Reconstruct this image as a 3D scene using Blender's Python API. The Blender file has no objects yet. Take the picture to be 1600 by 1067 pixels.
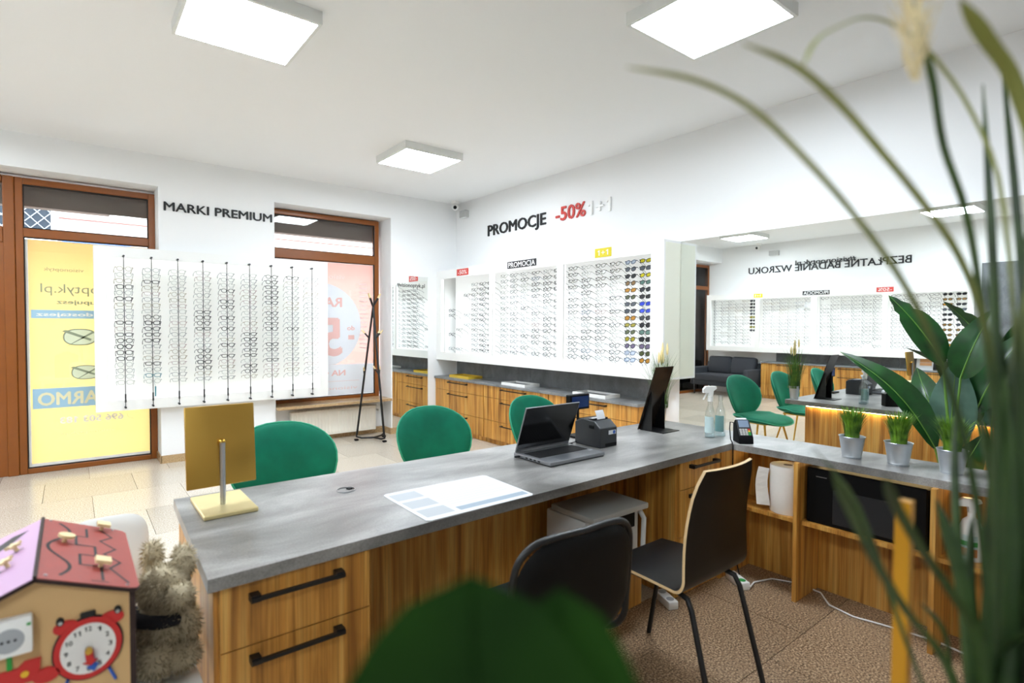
import bpy, bmesh, math, random
from mathutils import Vector, Matrix
random.seed(7)
PI = math.pi
scene = bpy.context.scene
COL = scene.collection

# ------------------------------------------------------------------ camera, world, exposure
cam_d = bpy.data.cameras.new('camera')
cam = bpy.data.objects.new('camera', cam_d)
COL.objects.link(cam)
scene.camera = cam
YAW, PITCH, ROLL, FPX = 0.674396, 0.0278795, 0.00420543, 863.13
fw = Vector((math.sin(YAW) * math.cos(PITCH), math.cos(YAW) * math.cos(PITCH), -math.sin(PITCH)))
rt = Vector((math.cos(YAW), -math.sin(YAW), 0)); up = rt.cross(fw)
r2 = rt * math.cos(ROLL) + up * math.sin(ROLL); u2 = -rt * math.sin(ROLL) + up * math.cos(ROLL)
mw = Matrix.Identity(4)
for i in range(3):
    mw[i][0] = r2[i]; mw[i][1] = u2[i]; mw[i][2] = -fw[i]
mw[2][3] = 1.40
cam.matrix_world = mw
cam_d.sensor_width = 36.0
cam_d.lens = FPX / 1600 * 36.0
cam_d.clip_start = 0.02
cam_d.dof.use_dof = True
cam_d.dof.focus_distance = 4.0
cam_d.dof.aperture_fstop = 2.5

scene.view_settings.view_transform = 'Standard'
scene.view_settings.look = 'None'
scene.view_settings.gamma = 1.0
scene.view_settings.use_curve_mapping = False
scene.view_settings.exposure = 0.93
SKY_STRENGTH = 9.0
PANEL_STRENGTH = 28.0
CASE_BACK = 0.14
CASE_LED = 0.7
world = bpy.data.worlds.new('overcast_sky')
scene.world = world
world.use_nodes = True
wb = world.node_tree.nodes['Background']
wb.inputs[0].default_value = (0.86, 0.93, 1.0, 1); wb.inputs[1].default_value = SKY_STRENGTH

# ------------------------------------------------------------------ materials
def hexc(h):
    h = h.lstrip('#'); out = []
    for i in (0, 2, 4):
        c = int(h[i:i + 2], 16) / 255
        out.append(c / 12.92 if c <= .04045 else ((c + .055) / 1.055) ** 2.4)
    return tuple(out) + (1,)

def nodes(name):
    m = bpy.data.materials.new(name); m.use_nodes = True
    nt = m.node_tree
    return m, nt, nt.nodes['Principled BSDF']

def P(name, h, rough=.5, metal=0.0, spec=.5, emit=None, estr=0.0, coat=0.0, sheen=0.0, noise=0.0, nscale=30.0, bump=0.0):
    m, nt, b = nodes(name)
    c = hexc(h) if isinstance(h, str) else h
    b.inputs['Base Color'].default_value = c
    b.inputs['Roughness'].default_value = rough
    b.inputs['Metallic'].default_value = metal
    b.inputs['Specular IOR Level'].default_value = spec
    if coat: b.inputs['Coat Weight'].default_value = coat
    if sheen:
        b.inputs['Sheen Weight'].default_value = sheen; b.inputs['Sheen Roughness'].default_value = .35
        b.inputs['Sheen Tint'].default_value = (min(1, c[0] * 4 + .1), min(1, c[1] * 4 + .1), min(1, c[2] * 4 + .1), 1)
    if emit:
        b.inputs['Emission Color'].default_value = hexc(emit) if isinstance(emit, str) else emit
        b.inputs['Emission Strength'].default_value = estr
    if noise or bump:
        n = nt.nodes.new('ShaderNodeTexNoise'); n.inputs['Scale'].default_value = nscale; n.inputs['Detail'].default_value = 4
        g = nt.nodes.new('ShaderNodeNewGeometry'); nt.links.new(g.outputs['Position'], n.inputs['Vector'])
        if noise:
            r = nt.nodes.new('ShaderNodeMixRGB'); r.blend_type = 'MIX'
            r.inputs[1].default_value = tuple(x * (1 - noise) for x in c[:3]) + (1,)
            r.inputs[2].default_value = tuple(min(1, x * (1 + noise)) for x in c[:3]) + (1,)
            nt.links.new(n.outputs['Fac'], r.inputs[0]); nt.links.new(r.outputs[0], b.inputs['Base Color'])
        if bump:
            bp = nt.nodes.new('ShaderNodeBump'); bp.inputs['Strength'].default_value = bump; bp.inputs['Distance'].default_value = .002
            nt.links.new(n.outputs['Fac'], bp.inputs['Height']); nt.links.new(bp.outputs[0], b.inputs['Normal'])
    return m

def ramp(nt, stops):
    r = nt.nodes.new('ShaderNodeValToRGB')
    el = r.color_ramp.elements
    while len(el) < len(stops): el.new(.5)
    for e, (p, c) in zip(el, stops):
        e.position = p; e.color = hexc(c) if isinstance(c, str) else c
    return r

def wood(name, c, rough=.42):
    m, nt, b = nodes(name)
    g = nt.nodes.new('ShaderNodeNewGeometry')
    def noise(sx, sz, detail, dist):
        mp = nt.nodes.new('ShaderNodeMapping'); mp.inputs['Scale'].default_value = (sx, sx, sz)
        nt.links.new(g.outputs['Position'], mp.inputs['Vector'])
        n = nt.nodes.new('ShaderNodeTexNoise'); n.inputs['Scale'].default_value = 1
        n.inputs['Detail'].default_value = detail; n.inputs['Distortion'].default_value = dist
        nt.links.new(mp.outputs[0], n.inputs['Vector']); return n
    n1 = noise(26, 1.3, 5, .6)
    r1 = ramp(nt, [(.28, c[0]), (.45, c[1]), (.58, c[2]), (.74, c[3])])
    nt.links.new(n1.outputs['Fac'], r1.inputs[0])
    n2 = noise(170, 2.2, 3, .3)
    r2_ = ramp(nt, [(.3, (.72, .72, .72, 1)), (.62, (1.06, 1.06, 1.06, 1))])
    nt.links.new(n2.outputs['Fac'], r2_.inputs[0])
    n3 = noise(9.5, .05, 0, 0)
    r3 = ramp(nt, [(.35, (.84, .82, .80, 1)), (.65, (1.08, 1.08, 1.08, 1))])
    nt.links.new(n3.outputs['Fac'], r3.inputs[0])
    a = nt.nodes.new('ShaderNodeMixRGB'); a.blend_type = 'MULTIPLY'; a.inputs[0].default_value = 1
    nt.links.new(r1.outputs[0], a.inputs[1]); nt.links.new(r2_.outputs[0], a.inputs[2])
    a2 = nt.nodes.new('ShaderNodeMixRGB'); a2.blend_type = 'MULTIPLY'; a2.inputs[0].default_value = 1
    nt.links.new(a.outputs[0], a2.inputs[1]); nt.links.new(r3.outputs[0], a2.inputs[2])
    nt.links.new(a2.outputs[0], b.inputs['Base Color'])
    b.inputs['Roughness'].default_value = rough
    bp = nt.nodes.new('ShaderNodeBump'); bp.inputs['Strength'].default_value = .12; bp.inputs['Distance'].default_value = .002
    nt.links.new(n2.outputs['Fac'], bp.inputs['Height']); nt.links.new(bp.outputs[0], b.inputs['Normal'])
    return m

def concrete(name, stops, scale=2.2, rough=.4):
    m, nt, b = nodes(name)
    g = nt.nodes.new('ShaderNodeNewGeometry')
    mp = nt.nodes.new('ShaderNodeMapping'); mp.inputs['Scale'].default_value = (scale * .7, scale * 1.6, scale * 1.4)
    nt.links.new(g.outputs['Position'], mp.inputs['Vector'])
    n = nt.nodes.new('ShaderNodeTexNoise'); n.inputs['Scale'].default_value = 1; n.inputs['Detail'].default_value = 9
    n.inputs['Roughness'].default_value = .62; n.inputs['Distortion'].default_value = .5
    nt.links.new(mp.outputs[0], n.inputs['Vector'])
    r = ramp(nt, stops); nt.links.new(n.outputs['Fac'], r.inputs[0])
    n2 = nt.nodes.new('ShaderNodeTexNoise'); n2.inputs['Scale'].default_value = 160; n2.inputs['Detail'].default_value = 3
    nt.links.new(g.outputs['Position'], n2.inputs['Vector'])
    r2_ = ramp(nt, [(.3, (.8, .8, .8, 1)), (.7, (1.1, 1.1, 1.1, 1))]); nt.links.new(n2.outputs['Fac'], r2_.inputs[0])
    a = nt.nodes.new('ShaderNodeMixRGB'); a.blend_type = 'MULTIPLY'; a.inputs[0].default_value = 1
    nt.links.new(r.outputs[0], a.inputs[1]); nt.links.new(r2_.outputs[0], a.inputs[2])
    nt.links.new(a.outputs[0], b.inputs['Base Color'])
    b.inputs['Roughness'].default_value = rough
    return m

def granite(name, stops, scale=95, rough=.14, varied=True):
    m, nt, b = nodes(name)
    g = nt.nodes.new('ShaderNodeNewGeometry')
    n = nt.nodes.new('ShaderNodeTexNoise'); n.inputs['Scale'].default_value = scale; n.inputs['Detail'].default_value = 3
    n.inputs['Roughness'].default_value = .7
    nt.links.new(g.outputs['Position'], n.inputs['Vector'])
    r = ramp(nt, stops); nt.links.new(n.outputs['Fac'], r.inputs[0])
    out = r.outputs[0]
    if varied:
        oi = nt.nodes.new('ShaderNodeObjectInfo')
        rr = ramp(nt, [(0, (.9, .9, .9, 1)), (1, (1.06, 1.06, 1.06, 1))]); nt.links.new(oi.outputs['Random'], rr.inputs[0])
        a = nt.nodes.new('ShaderNodeMixRGB'); a.blend_type = 'MULTIPLY'; a.inputs[0].default_value = 1
        nt.links.new(out, a.inputs[1]); nt.links.new(rr.outputs[0], a.inputs[2]); out = a.outputs[0]
    nt.links.new(out, b.inputs['Base Color'])
    b.inputs['Roughness'].default_value = rough
    return m

def glassy(name, tint=(1, 1, 1, 1), gloss=.06, rough=0.0, ior=None):
    """thin clear sheet: light goes through, part of it mirrors"""
    m = bpy.data.materials.new(name); m.use_nodes = True
    nt = m.node_tree; nt.nodes.clear()
    o = nt.nodes.new('ShaderNodeOutputMaterial'); t = nt.nodes.new('ShaderNodeBsdfTransparent')
    gl = nt.nodes.new('ShaderNodeBsdfGlossy'); mx = nt.nodes.new('ShaderNodeMixShader')
    t.inputs[0].default_value = tint; gl.inputs['Roughness'].default_value = rough
    if ior:
        f = nt.nodes.new('ShaderNodeFresnel'); f.inputs[0].default_value = ior; nt.links.new(f.outputs[0], mx.inputs[0])
    else:
        mx.inputs[0].default_value = gloss
    nt.links.new(t.outputs[0], mx.inputs[1]); nt.links.new(gl.outputs[0], mx.inputs[2]); nt.links.new(mx.outputs[0], o.inputs[0])
    return m

def film(name, h, trans=.75):
    """printed translucent film on a window pane"""
    m = bpy.data.materials.new(name); m.use_nodes = True
    nt = m.node_tree; nt.nodes.clear()
    o = nt.nodes.new('ShaderNodeOutputMaterial'); t = nt.nodes.new('ShaderNodeBsdfTranslucent'); d = nt.nodes.new('ShaderNodeBsdfDiffuse')
    mx = nt.nodes.new('ShaderNodeMixShader'); mx.inputs[0].default_value = trans
    t.inputs[0].default_value = hexc(h); d.inputs[0].default_value = hexc(h)
    nt.links.new(d.outputs[0], mx.inputs[1]); nt.links.new(t.outputs[0], mx.inputs[2]); nt.links.new(mx.outputs[0], o.inputs[0])
    return m

def leafmat(name, c1, c2, rough=.4, scale=60):
    m, nt, b = nodes(name)
    g = nt.nodes.new('ShaderNodeNewGeometry')
    n = nt.nodes.new('ShaderNodeTexNoise'); n.inputs['Scale'].default_value = scale; n.inputs['Detail'].default_value = 2
    nt.links.new(g.outputs['Position'], n.inputs['Vector'])
    r = ramp(nt, [(.3, c1), (.7, c2)]); nt.links.new(n.outputs['Fac'], r.inputs[0]); nt.links.new(r.outputs[0], b.inputs['Base Color'])
    b.inputs['Roughness'].default_value = rough
    return m

MAT = {}
MAT['wall'] = P('white_wall_paint', '#f3f4f4', .9, spec=.2, bump=.05, nscale=220)
MAT['ceil'] = P('white_ceiling_paint', '#f4f5f5', .95, spec=.1)
MAT['outer'] = P('outer_plaster', '#d8d0c8', .9)
MAT['white'] = P('white_lacquer', '#f1f1ee', .35)
MAT['cream'] = P('cream_panel', '#eeeede', .4)
MAT['back'] = P('backlit_acrylic', '#f7f7f4', .6, emit=(.92, .96, 1.0, 1), estr=CASE_BACK)
MAT['backA'] = P('white_rack_back', '#f2f2ec', .7)
MAT['led'] = P('white_led_strip', '#ffffff', .5, emit=(.90, .95, 1.0, 1), estr=CASE_LED)
MAT['ledA'] = P('rack_led_strip', '#ffffff', .5, emit=(.92, .96, 1.0, 1), estr=1.8)
MAT['ledwarm'] = P('warm_led_strip', '#fff0c8', .5, emit='#ffe0a0', estr=14)
MAT['panel'] = P('light_diffuser', '#ffffff', .5, emit=(.82, .91, 1.0, 1), estr=PANEL_STRENGTH)
MAT['lframe'] = P('white_lamp_frame', '#e9ebe8', .4)
MAT['wood'] = wood('oak_veneer', ['#8e5a1e', '#c4883a', '#d6a04e', '#e6b868'])
MAT['worktop'] = concrete('concrete_laminate', [(.3, '#53514e'), (.46, '#7a7875'), (.56, '#908e8b'), (.72, '#b0aeab')], 2.4, .3)
MAT['topgrey'] = concrete('grey_stone_laminate', [(.3, '#6b6c6d'), (.5, '#808283'), (.7, '#939596')], 3, .35)
MAT['splash'] = concrete('grey_splash_panel', [(.3, '#5d6063'), (.5, '#707477'), (.7, '#83878a')], 3.2, .45)
MAT['tile'] = granite('polished_granite_tile', [(.3, '#9a8c7b'), (.44, '#c4b7a5'), (.55, '#d6ccbc'), (.7, '#e8e0d4')], 110, .2)
MAT['tile_brown'] = granite('darker_granite_tile', [(.36, '#3a2a1c'), (.46, '#7c6148'), (.54, '#a5886b'), (.64, '#d6bf9e')], 120, .3)  # darker, browner granite tone for the tiles on the staff side
MAT['grout'] = P('tile_grout', '#8d7a66', .8)
MAT['skirt'] = granite('granite_skirting', [(.3, '#7a5f40'), (.46, '#b0916a'), (.58, '#c8ab80'), (.72, '#dcc8a4')], 120, .2, False)
MAT['frame'] = P('brown_window_frame', '#8a4c13', .33, noise=.12, nscale=14)
MAT['gasket'] = P('black_rubber', '#0c0b0b', .6)
MAT['black'] = P('black_matt_metal', '#0b0b0c', .42)
MAT['blackp'] = P('black_plastic', '#070708', .5, spec=.18)
MAT['blackwood'] = P('black_laminate', '#090809', .36, spec=.3)
MAT['ply'] = P('birch_plywood_edge', '#d9b98a', .5, noise=.1, nscale=60)
MAT['dark'] = P('charcoal_plastic', '#26282b', .45)
MAT['grey'] = P('laptop_aluminium', '#8d8f93', .35, metal=.7)
MAT['keys'] = P('black_keys', '#131315', .5)
MAT['screen'] = P('black_screen', '#050506', .12)
MAT['blue_screen'] = P('dim_blue_screen', '#050a18', .15, emit='#12306a', estr=.25)
MAT['steel'] = P('brushed_steel', '#b9bcc0', .28, metal=1)
MAT['zinc'] = P('galvanised_zinc', '#c6ccd2', .34, metal=.85, noise=.06, nscale=40)
MAT['gold'] = P('brushed_gold', '#c39c4c', .34, metal=1)
MAT['goldlight'] = P('pale_gold', '#e9d8a0', .38, metal=.75)
MAT['goldpaint'] = P('gold_paint', '#c98f1e', .4, metal=.4)
MAT['brass'] = P('brass_leg', '#c9a04a', .3, metal=1)
MAT['velvet'] = P('green_velvet', '#005f47', .75, spec=.2, sheen=.35, noise=.4, nscale=9, bump=.35)
MAT['piping'] = P('green_piping', '#1b8a69', .6, sheen=.4)
MAT['sofa'] = P('charcoal_fabric', '#33363c', .9, sheen=.25, noise=.12, nscale=90)
MAT['mirror'] = P('silver_mirror', (.86, .89, .87, 1), .0, metal=1)
MAT['letter_black'] = P('black_letter', '#17181a', .5)
MAT['letter_red'] = P('red_letter', '#c4372e', .5)
MAT['letter_white'] = P('white_letter', '#f4f4f2', .5)
MAT['sign_red'] = P('red_sign', '#d3483f', .5)
MAT['sign_black'] = P('black_sign', '#222325', .45)
MAT['sign_yellow'] = P('yellow_sign', '#dccb12', .5)
MAT['jbox'] = P('grey_box_plastic', '#b9bab8', .5)
MAT['rad'] = P('cream_radiator_enamel', '#f1ece0', .35)
MAT['paper'] = P('white_paper', '#cfd1d4', .6)
MAT['printgrey'] = P('grey_print', '#a6aaae', .6)
MAT['printline'] = P('pale_grey_print', '#b9bcc0', .6)
MAT['printblue'] = P('grey_blue_print', '#8c99a5', .6)
MAT['pane'] = glassy('window_glass', (.96, .98, .97, 1), ior=1.5)
MAT['lens'] = glassy('clear_lens', (.97, .98, .98, 1), gloss=.015, rough=.12)
MAT['clear'] = glassy('clear_plastic', (.93, .96, .96, 1), gloss=.12, rough=.03)
MAT['liquid'] = glassy('clear_liquid', (.86, .93, .95, 1), gloss=.08, rough=.02)
MAT['trigger'] = P('white_trigger_plastic', '#f0f0ec', .35)
MAT['lab_green'] = P('green_label', '#7fa9a6', .5)
MAT['lab_pale'] = P('pale_label', '#c9dede', .5)
MAT['lab_orange'] = P('orange_label', '#d0783a', .5)
MAT['tissue'] = P('white_tissue', '#efeae2', .9, noise=.03, nscale=90, bump=.3)
MAT['grass'] = leafmat('grass_blade', '#2f5c12', '#7fae2e', .5, 25)
MAT['grasst'] = leafmat('grass_blade_dark', '#2a4f14', '#567f22', .5, 25)
MAT['reed'] = leafmat('reed_blade', '#6d7c34', '#a3a865', .5, 18)
def two_tone(m, low, high, z0, z1):
    # green foot running out into a dry straw tip, as on the plant itself
    nt = m.node_tree; b = nt.nodes['Principled BSDF']
    g = nt.nodes.new('ShaderNodeNewGeometry'); sp = nt.nodes.new('ShaderNodeSeparateXYZ'); nt.links.new(g.outputs['Position'], sp.inputs[0])
    mr = nt.nodes.new('ShaderNodeMapRange'); mr.inputs[1].default_value = z0; mr.inputs[2].default_value = z1; nt.links.new(sp.outputs[2], mr.inputs[0])
    r = ramp(nt, [(0, low), (1, high)]); nt.links.new(mr.outputs[0], r.inputs[0]); nt.links.new(r.outputs[0], b.inputs['Base Color'])
two_tone(MAT['reed'], '#1c360c', '#8f9650', 1.36, 1.53)
MAT['reeddark'] = leafmat('reed_blade_dark', '#152d09', '#324c15', .5, 18)
MAT['plume'] = P('cream_plume', '#e9d9ae', .9, noise=.12, nscale=80)
MAT['flower'] = P('cream_flower', '#f0dca0', .8)
MAT['leaf'] = leafmat('broad_leaf', '#072f0d', '#145018', .34, 12)
MAT['leafback'] = leafmat('broad_leaf_pale', '#3d5e4e', '#527564', .5, 14)
MAT['rib'] = P('leaf_midrib', '#5f8a35', .5)
MAT['leafdark'] = leafmat('dark_leaf', '#0d2703', '#1f4209', .7, 10)
MAT['leafdark'].node_tree.nodes['Principled BSDF'].inputs['Specular IOR Level'].default_value = .12
MAT['soil'] = P('dark_soil', '#2a1f16', .9)
MAT['potteal'] = P('dark_teal_glaze', '#0c2c31', .3)
MAT['potwhite'] = P('white_ceramic', '#e8e6e0', .35)
MAT['plyface'] = P('plywood_face', '#cfa974', .55, noise=.1, nscale=9)
MAT['plyedge'] = P('burnt_plywood_edge', '#2b1610', .7)
MAT['roofred'] = P('red_roof_paint', '#96382e', .5, noise=.1, nscale=30)
MAT['roofscale'] = P('dark_red_scale_print', '#863a34', .5)
MAT['roofpink'] = P('lilac_roof_paint', '#b892b4', .5)
MAT['knob'] = P('pale_wood_knob', '#e6cf9c', .5)
MAT['red'] = P('toy_red', '#c2211f', .45)
MAT['blue'] = P('toy_blue', '#1c56b0', .45)
MAT['green'] = P('toy_green', '#1f9a3a', .45)
MAT['yellow'] = P('toy_yellow', '#e3b428', .45)
MAT['dial'] = P('clock_dial', '#e3e1dc', .5)
MAT['fur'] = P('shaggy_plush', '#c4b699', .95, noise=.18, nscale=40)
MAT['furdark'] = P('shaggy_plush_dark', '#a3957a', .95, noise=.18, nscale=40)
MAT['scarf'] = P('dark_scarf', '#1c1a20', .9)
MAT['facade'] = P('pink_facade', '#a8948e', .9)
MAT['groove'] = P('facade_groove', '#5a2a24', .9)
MAT['soffit'] = P('brown_soffit', '#6a5d56', .85)
MAT['bluesign'] = P('blue_awning', '#2f4f9c', .9, spec=.1)
MAT['pave'] = P('pavement', '#8d8a86', .9)
MAT['grille'] = P('window_grille', '#8a9096', .5)
MAT['farglass'] = P('dark_window_glass', '#20262e', .7, spec=.1)
MAT['fy'] = film('yellow_film', '#e0d2a8')
MAT['fyw'] = P('white_print', '#f6f6f0', .7)
MAT['fyl'] = P('pale_yellow_print', '#ece6c0', .7)
MAT['fb'] = P('blue_print', '#a4cbe2', .7)
MAT['fg'] = P('grey_green_print', '#98a488', .7)
MAT['fgl'] = P('pale_green_print', '#e6efd2', .7)
MAT['fr'] = film('pink_film', '#dfc6c1')
MAT['frt'] = P('pink_print', '#f2c6c0', .7)
MAT['fr2'] = P('pale_rose_print', '#f1d9d7', .7)
MAT['fw'] = P('bluish_white_print', '#eef2f8', .7)
MAT['yellow_tray'] = P('yellow_tray', '#d8b437', .4)
MAT['photo1'] = P('photo_skin', '#d9a06a', .5)
MAT['photo2'] = P('photo_dark', '#3a2a22', .5)
MAT['mfp'] = P('printer_white', '#d9d9d5', .45)
MAT['mfpg'] = P('printer_grey', '#b5b4ae', .45)
MAT['cable'] = P('white_cable', '#e6e3dd', .45)
MAT['socketgreen'] = P('green_switch', '#2f9a4a', .4)

# ------------------------------------------------------------------ mesh helpers
class MB:
    def __init__(s): s.v = []; s.f = []; s.m = []; s.mi = 0
    def face(s, idx): s.f.append(tuple(idx)); s.m.append(s.mi)
    def add(s, vs, fs):
        o = len(s.v); s.v += [tuple(v) for v in vs]
        for f in fs: s.face([o + i for i in f])
    def box(s, x0, y0, z0, x1, y1, z1):
        s.add([(x0, y0, z0), (x1, y0, z0), (x1, y1, z0), (x0, y1, z0), (x0, y0, z1), (x1, y0, z1), (x1, y1, z1), (x0, y1, z1)],
              [(0, 3, 2, 1), (4, 5, 6, 7), (0, 1, 5, 4), (1, 2, 6, 5), (2, 3, 7, 6), (3, 0, 4, 7)]); return s
    def rbox(s, x0, y0, z0, x1, y1, z1, r=.01, seg=2):
        bm = bmesh.new(); b = MB(); b.box(x0, y0, z0, x1, y1, z1)
        vs = [bm.verts.new(v) for v in b.v]
        for f in b.f: bm.faces.new([vs[i] for i in f])
        bmesh.ops.bevel(bm, geom=list(bm.edges), offset=r, segments=seg, profile=.5, affect='EDGES')
        s.frombm(bm); bm.free(); return s
    def frombm(s, bm):
        bm.verts.index_update(); o = len(s.v)
        s.v += [tuple(v.co) for v in bm.verts]
        for f in bm.faces: s.face([o + v.index for v in f.verts])
    def prism(s, poly, axis, a, b):
        n = len(poly)
        def mk(p, t): return {'x': (t, p[0], p[1]), 'y': (p[0], t, p[1]), 'z': (p[0], p[1], t)}[axis]
        s.add([mk(p, a) for p in poly] + [mk(p, b) for p in poly],
              [tuple(range(n - 1, -1, -1)), tuple(range(n, 2 * n))] + [(i, (i + 1) % n, n + (i + 1) % n, n + i) for i in range(n)]); return s
    def tube(s, pts, r, n=8, closed=False, flat=1.0):
        pts = [Vector(p) for p in pts]; k = len(pts)
        rs = r if isinstance(r, (list, tuple)) else [r] * k
        rings = []; prev = None
        for i, p in enumerate(pts):
            if closed: t = (pts[(i + 1) % k] - pts[i - 1])
            else: t = (pts[min(i + 1, k - 1)] - pts[max(i - 1, 0)])
            t.normalize()
            if prev is None:
                a = Vector((0, 0, 1)) if abs(t.z) < .9 else Vector((1, 0, 0))
                nrm = t.cross(a).normalized()
            else:
                nrm = prev - t * prev.dot(t)
                if nrm.length < 1e-6: nrm = t.orthogonal()
                nrm.normalize()
            prev = nrm; bn = t.cross(nrm)
            rings.append([p + (nrm * math.cos(2 * PI * j / n) + bn * math.sin(2 * PI * j / n) * flat) * rs[i] for j in range(n)])
        vs = [v for rg in rings for v in rg]; fs = []
        for i in range(k if closed else k - 1):
            for j in range(n):
                a, b = i * n + j, i * n + (j + 1) % n; c, d = ((i + 1) % k) * n + (j + 1) % n, ((i + 1) % k) * n + j
                fs.append((a, b, c, d))
        if not closed:
            fs.append(tuple(range(n - 1, -1, -1))); fs.append(tuple(range((k - 1) * n, k * n)))
        s.add(vs, fs); return s
    def lathe(s, prof, c=(0, 0, 0), n=20, axis='z'):
        vs = []; k = len(prof); fs = []
        for r, h in prof:
            for j in range(n):
                a = 2 * PI * j / n; x, y = r * math.cos(a), r * math.sin(a)
                q = {'z': (x, y, h), 'y': (x, h, y), 'x': (h, x, y)}[axis]
                vs.append((c[0] + q[0], c[1] + q[1], c[2] + q[2]))
        for i in range(k - 1):
            for j in range(n): fs.append((i * n + j, i * n + (j + 1) % n, (i + 1) * n + (j + 1) % n, (i + 1) * n + j))
        if prof[0][0] > 1e-5: fs.append(tuple(range(n - 1, -1, -1)))
        if prof[-1][0] > 1e-5: fs.append(tuple(range((k - 1) * n, k * n)))
        s.add(vs, fs); return s
    def cyl(s, c, r, h, n=16, axis='z'): return s.lathe([(r, 0), (r, h)], c, n, axis)
    def grid(s, nu, nv, fn):
        o = [fn(i / nu, j / nv) for j in range(nv + 1) for i in range(nu + 1)]
        s.add(o, [(j * (nu + 1) + i, j * (nu + 1) + i + 1, (j + 1) * (nu + 1) + i + 1, (j + 1) * (nu + 1) + i) for j in range(nv) for i in range(nu)]); return s
    def ball(s, c, rx, ry, rz, n=12, m=8):
        pr = [(math.sin(PI * i / m), -math.cos(PI * i / m)) for i in range(m + 1)]
        b = MB(); b.lathe(pr, (0, 0, 0), n)
        s.add([(c[0] + v[0] * rx, c[1] + v[1] * ry, c[2] + v[2] * rz) for v in b.v], b.f); return s
    def merge(s, o, M=None):
        k = len(s.v); s.v += [tuple(M @ Vector(v)) if M else v for v in o.v]
        for f, m in zip(o.f, o.m): s.f.append(tuple(k + i for i in f)); s.m.append(m)
        return s
    def xf(s, M): s.v = [tuple(M @ Vector(v)) for v in s.v]; return s
    def rotz(s, a, c=(0, 0)):
        return s.xf(Matrix.Translation((c[0], c[1], 0)) @ Matrix.Rotation(a, 4, 'Z') @ Matrix.Translation((-c[0], -c[1], 0)))
    def mesh(s, name, mats, off=(0, 0, 0), smooth=None, bevel=0, weld=False, sub=0):
        me = bpy.data.meshes.new(name)
        me.from_pydata([(v[0] - off[0], v[1] - off[1], v[2] - off[2]) for v in s.v], [], s.f)
        mats = mats if isinstance(mats, (list, tuple)) else [mats]
        for m in mats: me.materials.append(m)
        if len(mats) > 1: me.polygons.foreach_set('material_index', s.m)
        bm = bmesh.new(); bm.from_mesh(me)
        if weld: bmesh.ops.remove_doubles(bm, verts=bm.verts, dist=1e-5)
        if bevel: bmesh.ops.bevel(bm, geom=[e for e in bm.edges if len(e.link_faces) == 2 and e.calc_face_angle(0) > .6], offset=bevel, segments=2, profile=.5, affect='EDGES')
        bmesh.ops.recalc_face_normals(bm, faces=bm.faces)
        bm.to_mesh(me); bm.free()
        if smooth is not None:
            me.polygons.foreach_set('use_smooth', [True] * len(me.polygons)); me.set_sharp_from_angle(angle=math.radians(smooth))
        me.update(); return me

def smooth_path(pts, k=4):
    out = []; P_ = [Vector(p) for p in pts]; n = len(P_)
    for i in range(n - 1):
        p0, p1, p2, p3 = P_[max(i - 1, 0)], P_[i], P_[i + 1], P_[min(i + 2, n - 1)]
        for j in range(k):
            t = j / k
            out.append(.5 * ((2 * p1) + (p2 - p0) * t + (2 * p0 - 5 * p1 + 4 * p2 - p3) * t * t + (3 * p1 - p0 - 3 * p2 + p3) * t ** 3))
    out.append(P_[-1]); return out
ORG = {}
def thing(name, label, cat, loc=(0, 0, 0), group=None, local=False, rz=0):
    o = bpy.data.objects.new(name, None); COL.objects.link(o)
    o.empty_display_size = .05; o.location = loc; o.rotation_euler = (0, 0, rz)
    o['label'] = label; o['category'] = cat
    if group: o['group'] = group
    ORG[o] = (0, 0, 0) if local else tuple(loc)
    return o
def part(parent, name, mb, mat, label=None, kind=None, **kw):
    off = ORG[parent]
    o = bpy.data.objects.new(name, mb.mesh(name, mat, off, **kw)); COL.objects.link(o); o.parent = parent
    ORG[o] = off
    if label: o['label'] = label
    if kind: o['kind'] = kind
    return o
def solo(name, mb, mat, label, cat, loc=(0, 0, 0), group=None, **kw):
    o = bpy.data.objects.new(name, mb.mesh(name, mat, loc, **kw)); COL.objects.link(o); o.location = loc
    o['label'] = label; o['category'] = cat; ORG[o] = tuple(loc)
    if group: o['group'] = group
    return o
def struct(name, mb, mat, **kw):
    o = bpy.data.objects.new(name, mb.mesh(name, mat, (0, 0, 0), **kw)); COL.objects.link(o); o['kind'] = 'structure'; ORG[o] = (0, 0, 0)
    return o
KIDS = {}
def tree_copy(root, loc, rz, label, group=None, scale=None):
    r = root.copy(); COL.objects.link(r); r.location = loc; r.rotation_euler = (0, 0, rz); r['label'] = label
    if group: r['group'] = group
    for c in list(root.children):
        d = c.copy(); COL.objects.link(d); d.parent = r
        for g in list(c.children):
            e = g.copy(); COL.objects.link(e); e.parent = d
    return r
def shared(name, mesh, mat, parent=None, loc=(0, 0, 0), rz=0):
    o = bpy.data.objects.new(name, mesh); COL.objects.link(o)
    if parent: o.parent = parent
    o.location = loc; o.rotation_euler = (0, 0, rz)
    if mat is not None and o.material_slots:
        o.material_slots[0].link = 'OBJECT'; o.material_slots[0].material = mat
    return o

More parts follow.
